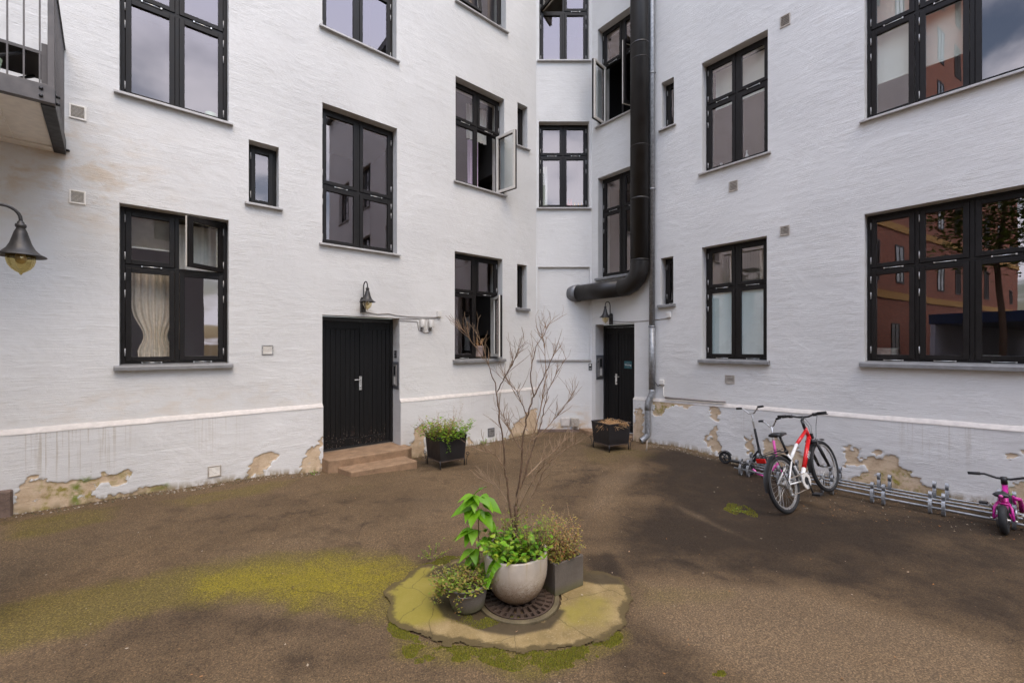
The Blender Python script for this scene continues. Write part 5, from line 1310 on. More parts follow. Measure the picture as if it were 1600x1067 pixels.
def red_bike():
    zc = float(gz(3.29, 5.10))+.004
    X = T(3.36, 5.09, zc) @ RZ(math.radians(31)) @ RX(math.radians(-13)) @ RY(math.radians(-3.6))
    B = root('bicycle', X, label='red and white bicycle with black saddle and carrier parked in the rack', cat='bicycle')
    R = .335; ra = Vector((0, 0, R)); fa = Vector((1.07, 0, R)); bb_ = Vector((.43, 0, .285)); sc_ = Vector((.285, 0, .60)); ht = Vector((.865, 0, .865)); hb = Vector((.905, 0, .735))
    def P(name, mat, fn, par=B, bev=0):
        mb = MB(); fn(mb); return build(mb, name, mat, par, X, bev)
    wheel(B, X @ T(*ra), R, .026); fs = X @ T(*hb) @ RY(math.radians(17)) @ RZ(math.radians(-1)) @ RY(math.radians(-17)) @ T(*(-hb))
    wheel(B, fs @ T(*fa), R, .026)
    mid = ht.lerp(sc_, .55); mid2 = hb.lerp(bb_, .72)
    fr = P('frame', M['redpaint'], lambda m: (m.tube([ht-Vector((.0, 0, .02)), mid], .021, 12), m.tube([hb+Vector((-.01, 0, .02)), mid2], .026, 12), m.tube([ht+(ht-hb)*.12, hb-(ht-hb)*.12], .024, 12)))
    P('rear_triangle', M['whitepaint'], lambda m: (m.tube([mid, sc_+Vector((.0, 0, -.04))], .0195, 12), m.tube([mid2, bb_], .0245, 12), m.tube([bb_, sc_+(sc_-bb_)*.15], .018, 12),
        [m.tube([sc_+Vector((0, s*.02, -.04)), Vector((0, s*.065, R))], .010, 8) for s in (-1, 1)], [m.tube([bb_+Vector((-.02, s*.03, 0)), Vector((0, s*.065, R))], .010, 8) for s in (-1, 1)], m.tube([bb_+Vector((0, -.04, 0)), bb_+Vector((0, .04, 0))], .024, 12)), fr)
    d = (bb_-hb).normalized(); q = hb.lerp(bb_, .40)
    ux = -d; 
    for s in (1, -1):
        zz = Vector((0, s, 0)); yy = zz.cross(ux).normalized()
        ux2 = ux*s; yy = zz.cross(ux2).normalized()
        Mx = Matrix(((ux2.x, yy.x, zz.x, q.x), (ux2.y, yy.y, zz.y, q.y+s*.0265), (ux2.z, yy.z, zz.z, q.z), (0, 0, 0, 1)))
        text_mesh('DBS', .062, 'lettering', M['whitepaint'], fr, X @ Mx, .0008)
    P('seat_post', M['plastic'], lambda m: (m.tube([sc_, Vector((.205, 0, .875))], .0145, 10), m.tube([Vector((.262, 0, .665)), Vector((.25, 0, .70))], .022, 12)))
    def saddle(m):
        st = [(-.13, .066, .845, .022), (-.10, .078, .85, .03), (-.03, .074, .842, .03), (.04, .045, .835, .028), (.10, .026, .832, .024), (.15, .019, .826, .018)]
        vs = []; k = 12
        for dx, hw, z, h in st:
            for j in range(k): a = 2*PI*j/k; vs.append((.195+dx, hw*math.cos(a), z+.075+h*(math.sin(a) if math.sin(a) > 0 else math.sin(a)*.8)-.012))
        m.add(vs, [(i*k+j, i*k+(j+1) % k, (i+1)*k+(j+1) % k, (i+1)*k+j) for i in range(len(st)-1) for j in range(k)]+[tuple(range(k))[::-1], tuple((len(st)-1)*k+j for j in range(k))], 0, True)
        for s in (-1, 1): m.tube([(.10, s*.03, .895), (.18, s*.025, .875), (.28, s*.02, .89)], .005, 6)
    P('saddle', M['plastic'], saddle)
    # fork, steered
    def PF(name, mat, fn, par=B):
        mb = MB(); fn(mb); return build(mb, name, mat, par, fs)
    crown = Vector((.93, 0, .685))
    fk = PF('fork', M['plastic'], lambda m: ([m.tube([crown+Vector((0, s*.055, 0)), Vector((1.0, s*.06, .50)), fa+Vector((0, s*.062, 0))], [.018, .022, .016], 10) for s in (-1, 1)], m.tube([crown+Vector((0, -.07, 0)), crown+Vector((0, .07, 0))], .022, 10), m.tube([crown, hb], .02, 10), m.tube([fa+Vector((0, -.075, 0)), fa+Vector((0, .075, 0))], .009, 8)))
    st = ht+(ht-hb).normalized()*.03
    PF('handlebar', M['plastic'], lambda m: (m.tube([st-Vector((0, 0, .03)), st+Vector((-.015, 0, .09))], .019, 12), m.tube([st+Vector((-.015, 0, .09)), st+Vector((.055, 0, .125))], .017, 10),
        m.tube([st+Vector((.01, -.28, .165)), st+Vector((.035, -.17, .160)), st+Vector((.055, -.06, .125)), st+Vector((.055, .06, .125)), st+Vector((.035, .17, .160)), st+Vector((.01, .28, .165))], .0125, 10)))
    for s in (-1, 1):
        PF('grip', M['rubber'], lambda m: m.tube([st+Vector((.012, s*.20, .163)), st+Vector((.0, s*.305, .166))], .0175, 12))
        PF('brake_lever', M['plastic'], lambda m: (m.tube([st+Vector((.035, s*.15, .155)), st+Vector((.075, s*.17, .14)), st+Vector((.07, s*.29, .135))], .007, 6), m.tube([st+Vector((.03, s*.13, .15)), st+Vector((.03, s*.17, .15))], .022, 8)))
    for s, o in ((-1, .05), (1, .09), (1, .02)):
        PF('brake_cable', M['plastic'], lambda m: m.tube([st+Vector((.07, s*.15, .14)), st+Vector((.15+o, s*.10, .12)), st+Vector((.17+o, s*.04, -.02)), crown+Vector((.09, s*.03, .05)), crown+Vector((.04, s*.02, -.01))], .0032, 5))
    PF('reflector_bracket', M['plastic'], lambda m: m.box(.93, .965, -.03, .03, .72, .79))
    PF('mudguard', M['plastic'], lambda m: ribbon(m, arcpts(fa, R+.022, PI*.36, PI*1.02, 18), .062))
    P('mudguard', M['plastic'], lambda m: ribbon(m, arcpts(ra, R+.022, PI*.15, PI*1.02, 22), .062))
    P('carrier', M['plastic'], lambda m: ([m.tube([(.21, s*.05, .70), (-.32, s*.055, .715)], .006, 6) for s in (-1, 1)], [m.tube([(x, -.053, .708), (x, .053, .708)], .005, 6) for x in (-.32, -.2, -.05, .1)],
        [m.tube([(-.12, s*.055, .712), (.0, s*.075, R)], .005, 6) for s in (-1, 1)], m.tube([(.21, .05, .70), (.27, .012, .66)], .005, 6), m.tube([(.21, -.05, .70), (.27, -.012, .66)], .005, 6), m.tube([(.15, -.03, .735), (-.2, -.03, .735)], .004, 5), m.tube([(.15, .03, .735), (-.2, .03, .735)], .004, 5)))
    P('reflector', M['reflector'], lambda m: m.box(-.345, -.325, -.055, .055, .655, .705), bev=.006)
    cr = P('chainring', M['whiteplastic'], lambda m: (annulus_y(m, .05, .098, bb_, -.062, -.052), ))
    P('crank', M['plastic'], lambda m: (m.tube([bb_+Vector((0, -.075, 0)), bb_+Vector((.02, -.085, -.165))], .010, 8), m.tube([bb_+Vector((0, .065, 0)), bb_+Vector((-.02, .08, .165))], .010, 8), annulus_y(m, .0, .055, bb_, -.058, -.054)))
    for s, dz, dx in ((-1, -.165, .02), (1, .165, -.02)):
        P('pedal', M['plastic'], lambda m: m.box(bb_.x+dx-.045, bb_.x+dx+.045, *(sorted((s*.085, s*.18))), bb_.z+dz-.012, bb_.z+dz+.012), bev=.004)
    P('derailleur', M['steel'], lambda m: (m.box(-.02, .02, -.075, -.06, R-.13, R-.0), annulus_y(m, 0, .022, Vector((.0, 0, R-.06)), -.08, -.06), annulus_y(m, 0, .022, Vector((.025, 0, R-.13)), -.08, -.06), annulus_y(m, 0.0, .05, Vector((0, 0, R)), -.06, -.035)))
    P('kickstand', M['steel'], lambda m: m.tube([(.02, .07, R-.03), (.06, .13, .12), (.08, .17, .02)], .008, 6))
    P('chain', M['ventdark'], lambda m: (m.tube([(0, -.056, R+.05), (.43, -.056, .38)], .005, 5), m.tube([(.02, -.056, R-.14), (.43, -.056, .19)], .005, 5)))
def annulus_y(m, r0, r1, c, ya, yb, n=32):
    vs = []
    for i in range(n):
        a = 2*PI*i/n
        for r, y in ((max(r0, .001), ya), (r1, ya), (r1, yb), (max(r0, .001), yb)): vs.append((c.x+r*math.cos(a), c.y+y, c.z+r*math.sin(a)))
    m.add(vs, [(4*i+j, 4*i+(j+1) % 4, 4*((i+1) % n)+(j+1) % 4, 4*((i+1) % n)+j) for i in range(n) for j in range(4)])
red_bike()

def scooter(pr, pf, Rw, hgt, steer, lean, deckm, stemm, tubem, label, barw, curved=False):
    zr = float(gz(*pr)); d = Vector((pf[0]-pr[0], pf[1]-pr[1])); L = d.length
    X = T(pr[0], pr[1], zr+.004) @ RZ(math.atan2(d.y, d.x)) @ RX(math.radians(lean))
    B = root('scooter', X, label=label, cat='scooter')
    hd = Vector((L-.10, 0, Rw*2+.10)); k = math.radians(12)
    FS = X @ T(*hd) @ RY(-k) @ RZ(math.radians(steer))
    def P(name, mat, fn, M_=X):
        mb = MB(); fn(mb); return build(mb, name, mat, B, M_, .002)
    wheel(B, X @ T(0, 0, Rw), Rw, .016, spokes=5, rimm=M['plastic'], disc=True)
    wheel(B, FS @ T(.055, 0, -(Rw+.10)), Rw, .016, spokes=5, rimm=M['plastic'], disc=True)
    zd = Rw*.75
    if curved: P('deck', deckm, lambda m: m.tube([(.05, 0, Rw+.02), (.10, 0, zd-.01), (L*.5, 0, zd-.035), (L-.2, 0, zd+.01), (L-.11, 0, Rw*2+.05)], .021, 10))
    else: P('deck', deckm, lambda m: (m.box(.04+Rw*.6, L-.20, -.055, .055, zd-.02, zd+.012), m.tube([(L-.21, 0, zd), (L-.13, 0, Rw*2+.03)], .022, 8), m.tube([(L-.28, 0, zd), (L-.115, 0, Rw*2+.11)], .016, 8)))
    P('rear_mudguard', M['plastic'], lambda m: ribbon(m, arcpts((0, 0, Rw), Rw+.014, PI*.15, PI*.9, 12), .045))
    P('front_mudguard', M['plastic'], lambda m: ribbon(m, arcpts((.055, 0, -(Rw+.10)), Rw+.014, PI*.25, PI*.95, 12), .045), FS)
    top = hgt-Rw*2-.10
    P('fork', stemm, lambda m: ([m.tube([(0, s*.03, -.06), (.055, s*.034, -(Rw+.10))], .010, 8) for s in (-1, 1)], m.tube([(0, -.034, -.06), (0, .034, -.06)], .014, 8), m.tube([(0, 0, -.08), (0, 0, .05)], .023, 12)), FS)
    P('stem', stemm, lambda m: m.tube([(0, 0, .05), (0, 0, top*.55)], .019, 12), FS)
    P('upper_stem', tubem, lambda m: m.tube([(0, 0, top*.55), (0, 0, top-.05)], .014, 12), FS)
    w = barw/2
    P('handlebar', tubem, lambda m: m.tube([(-.02, -w, top+.05), (-.01, -w*.62, top+.045), (0, -w*.18, top-.05), (0, w*.18, top-.05), (-.01, w*.62, top+.045), (-.02, w, top+.05)], .011, 10), FS)
    for s in (-1, 1): P('grip', M['rubber'], lambda m: m.tube([(-.012, s*w*.62, top+.046), (-.022, s*w*1.05, top+.051)], .0175, 10), FS)
scooter((3.66, 7.26), (4.07, 6.77), .105, .97, 75, -2, M['plastic'], M['plastic'], M['steel'], 'black kick scooter with silver handlebar leaning by the wall behind the rack', .46)
scooter((3.72, 6.63), (4.02, 6.27), .085, .86, 62, -13, M['pink'], M['pink'], M['steel'], 'pink kick scooter standing in the rack behind the red bicycle', .40, True)

def kid_bike():
    z = float(gz(5.147, 4.4)); X = T(5.15, 4.41, z+.003) @ RZ(math.radians(37)) @ RX(math.radians(-4))
    B = root('child_bicycle', X, label='small pink child bicycle with fat black tyres at the end of the rack', cat='child bicycle')
    R = .148
    def P(name, mat, fn, bev=0., M_=X):
        mb = MB(); fn(mb); return build(mb, name, mat, B, M_, bev)
    wheel(B, X @ T(0, 0, R), R, .034, spokes=16); wheel(B, X @ T(.52, 0, R), R, .034, spokes=16)
    P('frame', M['magenta'], lambda m: (m.tube([(.40, 0, .42), (.30, 0, .24), (.20, 0, .17), (.13, 0, .20)], .023, 12), m.tube([(.19, 0, .17), (.10, 0, .36)], .019, 12), m.tube([(.395, 0, .44), (.43, 0, .32)], .024, 12),
        [m.tube([(.11, s*.03, .31), (.05, s*.06, .26), (0, s*.07, R)], .012, 8) for s in (-1, 1)], m.tube([(.085, -.055, .29), (.085, .055, .29)], .012, 8), [m.tube([(.18, s*.03, .17), (0, s*.07, R)], .010, 8) for s in (-1, 1)]))
    P('fork', M['magenta'], lambda m: [m.tube([(.43, s*.05, .31), (.52, s*.058, R)], .013, 8) for s in (-1, 1)])
    P('chain_guard', M['magenta'], lambda m: m.tube([(.10, -.09, .36), (.22, -.11, .33), (.32, -.11, .25), (.36, -.105, .17)], .020, 8))
    P('crank', M['steel'], lambda m: (m.tube([(.21, -.12, .17), (.27, -.13, .08)], .010, 8), m.tube([(.21, .08, .17), (.15, .10, .26)], .010, 8), annulus_y(m, 0, .06, Vector((.21, 0, .17)), -.085, -.075)))
    for s, x, zz in ((-1, .27, .08), (1, .15, .26)): P('pedal', M['plastic'], lambda m: m.box(x-.035, x+.035, *sorted((s*.115, s*.18)), zz-.012, zz+.012), .004)
    def saddle(m):
        st = [(-.105, .055, .395, .018), (-.08, .066, .40, .022), (-.02, .056, .40, .022), (.04, .028, .398, .02), (.09, .018, .395, .016)]
        vs = []; k = 10
        for dx, hw, zz, h in st:
            for j in range(k): a = 2*PI*j/k; vs.append((.08+dx, hw*math.cos(a), zz+h*math.sin(a)))
        m.add(vs, [(i*k+j, i*k+(j+1) % k, (i+1)*k+(j+1) % k, (i+1)*k+j) for i in range(len(st)-1) for j in range(k)]+[tuple(range(k))[::-1], tuple((len(st)-1)*k+j for j in range(k))], 0, True)
    P('saddle', M['plastic'], saddle)
    P('reflector', M['pink'], lambda m: m.tube([(-.03, 0, .395), (-.045, 0, .395)], .016, 12))
    P('seat_post', M['plastic'], lambda m: m.tube([(.10, 0, .35), (.085, 0, .385)], .012, 8))
    P('handlebar', M['plastic'], lambda m: (m.tube([(.395, 0, .44), (.38, 0, .515)], .026, 12), m.tube([(.33, -.25, .53), (.355, -.14, .535), (.38, -.05, .50), (.38, .05, .50), (.355, .14, .535), (.33, .25, .53)], .0125, 10)), .0)
    for s in (-1, 1): P('grip', M['rubber'], lambda m: m.tube([(.345, s*.17, .534), (.325, s*.265, .53)], .017, 10))
    for s in (-1, 1): P('axle_nut', M['steel'], lambda m: m.tube([(0, s*.075, R), (0, s*.095, R)], .012, 6))
kid_bike()

# ------------------------------------------------------------------ behind the panes
def sheet(W, x0, x1, z0, z1, y, mat, name, label, cat, amp=.02, waves=6, tie=None, group=None):
    nx, nz = 60, 24; mb = MB(); cx = (x0+x1)/2
    for i in range(nx+1):
        for j in range(nz+1):
            a = i/nx; b = j/nz; x = x0+(x1-x0)*a; zz = z0+(z1-z0)*b
            if tie:
                g = 1-tie[1]*math.exp(-((b-tie[0])/.17)**2); g = min(g, 1-tie[1]*.62*max(0, (tie[0]-b)/tie[0])**.3 if b < tie[0] else 1); x = cx+(x-cx)*g
            mb.v.append((x, y+amp*math.sin(a*waves*2*PI+.6*math.sin(b*2))*(.6+.4*b), zz))
    for i in range(nx):
        for j in range(nz): q = i*(nz+1)+j; mb.f.append((q, q+nz+1, q+nz+2, q+1)); mb.m.append(0); mb.s.append(True)
    return tag(build(mb, name, mat, None, W.M), label, cat, group)
sheet(LW, 1.08, 1.60, 1.72, 3.05, .40, M['curtain'], 'curtain', 'beige linen curtain tied in the middle behind the lower left window', 'curtain', .022, 7, (.28, .50))
sheet(LW, 1.56, 1.62, 1.9, 3.0, .42, M['curtain'], 'curtain', 'narrow fold of beige curtain at the window centre', 'curtain', .01, 2)
sheet(LW, 6.70, 6.98, 5.36, 6.6, .56, M['lilac'], 'curtain', 'lilac curtain inside the first floor window thrown open', 'curtain', .03, 4)
sheet(LW, 6.66, 7.22, 6.62, 7.4, .56, M['ventw'], 'curtain', 'pale net curtain in the upper pane of the first floor window', 'curtain', .02, 6)
mb = MB()
for i in range(22): z = 3.66-.0165*i; mb.add([(1.06, .295, z), (1.53, .295, z), (1.53, .315, z-.012), (1.06, .315, z-.012)], [(0, 1, 2, 3)])
mb.box(1.06, 1.53, .29, .32, 3.665, 3.70).box(1.06, 1.53, .295, .315, 3.275, 3.295)
tag(build(mb, 'venetian_blind', M['ventw'], None, LW.M), 'half raised white slatted blind in the upper left pane of the curtained window', 'blind')
for x0, x1, zz, lb in ((5.10, 5.60, 5.86, 'first'), (5.63, 6.12, 5.86, 'middle')):
    mb = MB(); mb.box(x0, x1, .300, .304, zz, 7.36).tube([(x0, .302, zz), (x1, .302, zz)], .009, 8)
    tag(build(mb, 'roller_blind', M['blind'], None, RW.M), f'cream roller blind half down in the {lb} pane column of the wide first floor window', 'blind', 'roller blinds of the wide window')
sheet(LW, 1.60, 2.09, 3.03, 3.72, .46, M['ventw'], 'curtain', 'added pale sheet in place of a sky reflection in the open upper right casement', 'curtain', .012, 5)  # pale sheet added to whiten this pane, where bright sky would mirror
sheet(RW, 2.72, 3.74, 6.56, 7.30, .44, M['blind'], 'roller_blind', 'added pale sheet as bright interior behind upper panes of the two column first floor window', 'blind', .002, 1)  # pale sheet added to give these upper panes the look of a bright room
sheet(RW, 2.98, 3.16, 3.06, 3.80, .46, M['curtain'], 'curtain', 'narrow beige curtain in the upper left pane above the frosted pane', 'curtain', .012, 3)
sheet(RW, 3.50, 3.66, 3.06, 3.80, .46, M['curtain'], 'curtain', 'narrow beige curtain in the upper right pane above the frosted pane', 'curtain', .012, 3)
sheet(CW, .11, .30, 5.32, 6.42, .46, M['blind'], 'curtain', 'pale curtain strip at the side of the corner window with bottles', 'curtain', .012, 3)
def bottle(W, x, z, mat, label, h=.22, r=.035, group=None):
    X = W.M @ T(x, .36, z+.022); mb = MB(); mb.lathe([(0, 0), (r, 0), (r, h*.62), (r*.45, h*.78), (r*.4, h*.92), (r*.5, h*.93), (r*.5, h), (0, h)], 16)
    o = tag(build(mb, 'bottle', mat, None, X), label, 'bottle', group)
for i, (x, m_, l) in enumerate(((.74, M['wood_red'], 'red bottle at the window centre on the corner window sill'), (.81, M['wood_red'], 'middle red bottle on the corner window sill'), (.88, M['wood_red'], 'red bottle next to the amber ones on the corner window sill'),
                               (.97, M['amber'], 'amber bottle next to the red ones on the corner window sill'), (1.06, M['amber'], 'middle amber bottle on the corner window sill'), (1.14, M['amber'], 'amber bottle nearest the frame on the corner window sill'))): bottle(CW, x, 5.25, m_, l, .30 if i < 3 else .22, .036, 'bottles on the corner window sill')
bottle(RW, 3.32, 5.24, M['whiteplastic'], 'pale bottle on the sill of the two column first floor window', .28)
bottle(RW, 2.86, 5.24, M['whiteplastic'], 'small pale carafe at the edge of the two column first floor window', .2, .05)
X = LW.M @ T(6.86, .36, 1.69); mb = MB(); mb.lathe([(0, 0), (.085, 0), (.095, .06), (.10, .24), (.108, .245), (.108, .265), (.09, .265), (.085, .2), (0, .2)], 24)
M['pinkpot'] = plain('pink beige pot', (.50, .38, .34), .6)
pp = tag(build(mb, 'flower_pot', M['pinkpot'], None, X), 'pink beige pot on the sill of the open ground floor window', 'flower pot')
r = random.Random(2); f1 = MB()
for k in range(26):
    a = r.uniform(0, 6.28); d = Vector((math.cos(a)*.5, math.sin(a)*.5, r.uniform(.6, 1.2))).normalized(); p = X @ Vector((0, 0, .2)); q = p+d*r.uniform(.14, .3); f1.tube([p, p.lerp(q, .5)+Vector((0, 0, .02)), q], [.004, .003, .0015], 5)
tag(build(f1, 'dry_twigs', M['straw'], None), 'bunch of dry twigs in the pink pot on the window sill', 'dried plant')
X = LW.M @ T(1.97, .36, 5.21); mb = MB(); mb.lathe([(0, 0), (.07, 0), (.075, .2), (.07, .2), (0, .19)], 20); mb.tube([(.06, 0, .05), (.14, 0, .17), (.17, 0, .2)], .014, 8); mb.tube([(-.06, 0, .16), (-.13, 0, .13), (-.07, 0, .04)], .008, 6)
tag(build(mb, 'watering_can', M['palegreen'], None, X), 'pale watering can on the first floor window sill above the curtained window', 'watering can')
X = LW.M @ T(1.36, .36, 5.21); mb = MB(); mb.lathe([(0, 0), (.09, 0), (.12, .07), (.11, .07), (0, .06)], 20); b_ = tag(build(mb, 'bowl', M['whiteplastic'], None, X), 'pale bowl with a small plant on the first floor window sill', 'bowl')
f1 = MB(); r = random.Random(4)
for k in range(30): leaf(f1, X @ Vector((r.gauss(0, .03), r.gauss(0, .03), .07)), rdir(r, .5), .08, .4, .4, r)
tag(build(f1, 'pot_plant', M['leafm'], None), 'small green plant in the bowl on the first floor window sill', 'plant')
for x, w, h, lb in ((5.25, .26, .16, 'pale storage box on the sill of the wide ground floor window'), (6.22, .30, .07, 'flat pale box on the sill in the third column of the wide ground floor window')):
    mb = MB(); mb.box(-w/2, w/2, -.06, .06, 0, h).box(-w/2-.006, w/2+.006, -.066, .066, h, h+.02); tag(build(mb, 'storage_box', M['vent'], None, RW.M @ T(x, .355, 1.742), .004), lb, 'box')

# ------------------------------------------------------------------ the rest of the yard, behind the viewer
br = Matrix(((-.64, .77, 0, -8.6), (-.77, -.64, 0, -1.2), (0, 0, 1, 0), (0, 0, 0, 1)))
# local x runs along the facade away from the yard; local -y faces the yard after mirroring the frame
bx_ = Matrix(((.64, -.77, 0, -25.9), (.77, .64, 0, -22.0), (0, 0, 1, 0), (0, 0, 0, 1)))
BR = root('brick_building', bx_, label='red brick building with ochre bands reflected in the wide ground floor window', cat='building')
def Bp(name, mat, fn, par=None, bev=0):
    mb = MB(); fn(mb); return build(mb, name, mat, par or BR, bx_, bev)
Bp('wall', M['brick'], lambda m: (m.box(10.5, 27, 0, 8, -.5, 26.), m.box(0, 10.498, 0, 8, -.5, 15.6)))
Bp('cornice', M['band'], lambda m: (m.box(10.45, 27.05, -.10, -.001, 25.5, 25.95), m.box(0, 10.44, -.10, -.001, 15.2, 15.55)))
for z in (4.3, 7.7): Bp('band', M['band'], lambda m: m.box(-.03, 27.03, -.05, -.001, z, z+.34))
Bp('band', M['band'], lambda m: m.box(10.45, 27.03, -.05, -.001, 14.2, 14.54))
Bp('roof', M['slate'], lambda m: (m.add([(10.4, -.1, 26.01), (27, -.1, 26.01), (27, 1.6, 29), (10.4, 1.6, 29), (10.4, 8, 29), (27, 8, 29)], [(0, 1, 2, 3), (3, 2, 5, 4)]), m.add([(0, -.1, 15.61), (10.49, -.1, 15.61), (10.49, 1.8, 19.6), (0, 1.8, 19.6), (0, 8, 19.6), (10.49, 8, 19.6)], [(0, 1, 2, 3), (3, 2, 5, 4)])))
for z in (1.2, 5.1, 8.6, 11.6, 15.1, 18.1, 21.2):
    for i in range(9):
        if z > 12 and 1.5+2.85*i < 10.6: continue
        x = 1.5+2.85*i+(.5 if z < 5 else 0); w, h = (1.0, 1.9) if i % 3 else (.7, 1.0)
        wd = Bp('window', M['frame'], lambda m: (m.box(x, x+.07, -.03, -.001, z, z+h), m.box(x+w-.07, x+w, -.03, -.001, z, z+h), m.box(x+.07, x+w-.07, -.03, -.001, z, z+.07), m.box(x+.07, x+w-.07, -.03, -.001, z+h-.07, z+h), m.box(x+w/2-.025, x+w/2+.025, -.03, -.001, z+.07, z+h-.07)))
        Bp('pane', M['lglass'] if i % 2 else M['roomd'], lambda m: m.box(x+.07, x+w-.07, -.012, -.002, z+.07, z+h-.07), wd)
GB = root('grey_building', T(0, -14, 0), label='plain grey building closing the yard behind the viewer', cat='building')
def Gp(name, mat, fn, par=None):
    mb = MB(); fn(mb); return build(mb, name, mat, par or GB)
Gp('wall', M['greyrender'], lambda m: m.box(-8, 14, -22, -13, -.5, 12.8))
Gp('roof', M['slate'], lambda m: m.box(-8.2, 14.2, -22.2, -12.8, 12.801, 13.1))
Gp('stair_tower', M['slate'], lambda m: m.box(-2.5, 2.6, -16, -12.7, 13.11, 14.6))
Gp('railing', M['frame'], lambda m: [m.tube([(x, -12.7, 14.6), (x, -12.7, 15.5)], .03, 6) for x in (-2.4, -1, .4, 1.7, 2.5)]+[m.tube([(-2.4, -12.7, 15.5), (2.5, -12.7, 15.5)], .03, 6)])
for z in (1.2, 4.7, 8.2):
    for i in range(7):
        x = -6.6+2.9*i
        wd = Gp('window', M['frame'], lambda m: (m.box(x, x+1.2, -13, -12.97, z, z+.08), m.box(x, x+1.2, -13, -12.97, z+1.82, z+1.9), m.box(x, x+.08, -13, -12.97, z+.08, z+1.82), m.box(x+1.12, x+1.2, -13, -12.97, z+.08, z+1.82), m.box(x+.57, x+.63, -13, -12.97, z+.08, z+1.82)))
        Gp('pane', M['lglass'] if i % 2 else M['roomd'], lambda m: m.box(x+.08, x+1.12, -12.995, -12.98, z+.08, z+1.82), wd)
# bicycle shed and tree in front of the brick facade
SX = bx_ @ T(20, -4.6, 0)
SH = root('bicycle_shed', SX, label='navy blue roofed shed in front of the brick building', cat='shed')
def Sp(name, mat, fn):
    mb = MB(); fn(mb); build(mb, name, mat, SH, SX, .01)
Sp('roof', M['navy'], lambda m: m.box(-9, 6, -1.2, 2.4, 2.85, 3.25))
Sp('back_wall', M['palewall'], lambda m: m.box(-9, 6, 2.2, 2.35, -.3, 2.84))
Sp('side_panel', M['navy'], lambda m: m.box(-9, -2.5, -.9, -.8, -.2, 2.84))
for x in (-8.9, -2.5, 1, 3.5, 5.9):
    Sp('post', M['navy'], lambda m: m.tube([(x, -1., -.3), (x, -1., 2.84)], .09, 8))
TX = T(-6.1, -4.7, 0)
TR = root('tree', TX, label='leafy green tree beyond the navy shed reflected in the window', cat='tree')
mb = MB(); mb.tube([(0, 0, -.4), (.1, 0, 2.5), (0, .1, 5), (.2, 0, 7.5)], [.11, .10, .08, .05], 10); build(mb, 'trunk', M['bark'], TR, TX)
r = random.Random(8); mb = MB()
for c in range(60):
    a = r.uniform(0, 6.28); q = 1.55*math.sqrt(r.random()); cz = r.uniform(5.0, 8.6); c0 = Vector((math.cos(a)*q, math.sin(a)*q, cz))
    for k in range(70): leaf(mb, c0+Vector((r.gauss(0, .38), r.gauss(0, .38), r.gauss(0, .3))), rdir(r, 0), r.uniform(.14, .26), .6, .3, r)
build(mb, 'crown', M['crown'], TR, TX)

# ------------------------------------------------------------------ light, sky, camera
SUN_EL, SUN_AZ = math.radians(60), math.radians(147)      # azimuth clockwise from +Y: behind the viewer, a little to the right
w = bpy.data.worlds.new('World'); S.world = w; w.use_nodes = True
nt = w.node_tree; N = nt.nodes; bg = N['Background']
sky = N.new('ShaderNodeTexSky'); sky.sky_type = 'NISHITA'; sky.sun_disc = False; sky.sun_elevation = SUN_EL; sky.sun_rotation = SUN_AZ; sky.air_density = 1.2; sky.dust_density = 2.0
tc = N.new('ShaderNodeTexCoord'); sp = N.new('ShaderNodeSeparateXYZ'); nt.links.new(tc.outputs['Generated'], sp.inputs[0])
def wm(op, a, b):
    n = N.new('ShaderNodeMath'); n.operation = op
    for i, x in ((0, a), (1, b)):
        if hasattr(x, 'links'): nt.links.new(x, n.inputs[i])
        else: n.inputs[i].default_value = x
    return n.outputs[0]
zz = wm('ADD', wm('MAXIMUM', sp.outputs[2], 0.), .16)
cb = N.new('ShaderNodeCombineXYZ'); nt.links.new(wm('DIVIDE', sp.outputs[0], zz), cb.inputs[0]); nt.links.new(wm('DIVIDE', sp.outputs[1], zz), cb.inputs[1])
no = N.new('ShaderNodeTexNoise'); no.inputs['Scale'].default_value = 1.15; no.inputs['Detail'].default_value = 7; no.inputs['Roughness'].default_value = .56; no.inputs['Distortion'].default_value = .25
nt.links.new(cb.outputs[0], no.inputs['Vector'])
mr = N.new('ShaderNodeMapRange'); mr.interpolation_type = 'SMOOTHSTEP'; mr.inputs[1].default_value = .44; mr.inputs[2].default_value = .60
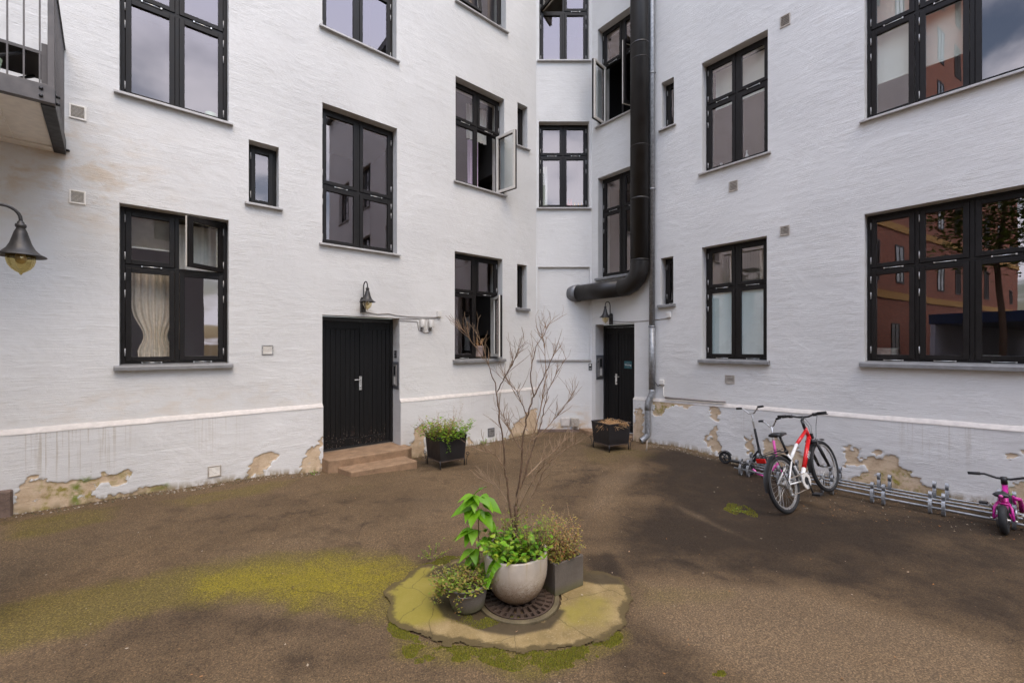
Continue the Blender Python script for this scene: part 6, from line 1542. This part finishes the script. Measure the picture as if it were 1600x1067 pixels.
hi = N.new('ShaderNodeMapRange'); hi.interpolation_type = 'SMOOTHSTEP'; hi.inputs[1].default_value = .42; hi.inputs[2].default_value = .62; nt.links.new(sp.outputs[2], hi.inputs[0])
nt.links.new(wm('ADD', no.outputs['Fac'], wm('MULTIPLY', hi.outputs[0], .22)), mr.inputs[0])
cm = N.new('ShaderNodeMix'); cm.data_type = 'RGBA'; cm.inputs[6].default_value = (12.6, 13.6, 15.4, 1); cm.inputs[7].default_value = (11.0, 12.4, 16.4, 1); nt.links.new(hi.outputs[0], cm.inputs[0])
mx = N.new('ShaderNodeMix'); mx.data_type = 'RGBA'; nt.links.new(mr.outputs[0], mx.inputs[0]); nt.links.new(sky.outputs[0], mx.inputs[6]); nt.links.new(cm.outputs[2], mx.inputs[7])
nt.links.new(mx.outputs[2], bg.inputs['Color']); bg.inputs['Strength'].default_value = .11

su = bpy.data.lights.new('sun', 'SUN'); su.energy = .95; su.angle = math.radians(34); su.color = (1, .78, .48)
so = bpy.data.objects.new('sun', su); COL.objects.link(so)
dv = Vector((math.sin(SUN_AZ)*math.cos(SUN_EL), math.cos(SUN_AZ)*math.cos(SUN_EL), math.sin(SUN_EL)))
so.rotation_euler = (-dv).to_track_quat('-Z', 'Y').to_euler(); so.location = (0, 0, 30)

cd = bpy.data.cameras.new('camera'); co = bpy.data.objects.new('camera', cd); COL.objects.link(co)
co.location = (0, 0, H); co.rotation_euler = (PI/2, 0, 0)
cd.sensor_width = 36; cd.lens = 36*F/1600; cd.shift_y = (V0-533.5)/1600; cd.clip_end = 500; cd.clip_start = .05
S.camera = co
S.view_settings.view_transform = 'Standard'; S.view_settings.look = 'None'; S.view_settings.exposure = 1.1; S.view_settings.gamma = 1
S.cycles.use_denoising = True; S.cycles.max_bounces = 9; S.cycles.diffuse_bounces = 4; S.cycles.glossy_bounces = 4; S.cycles.transparent_max_bounces = 12
S.cycles.caustics_reflective = False; S.cycles.caustics_refractive = False; S.cycles.sample_clamp_indirect = 8
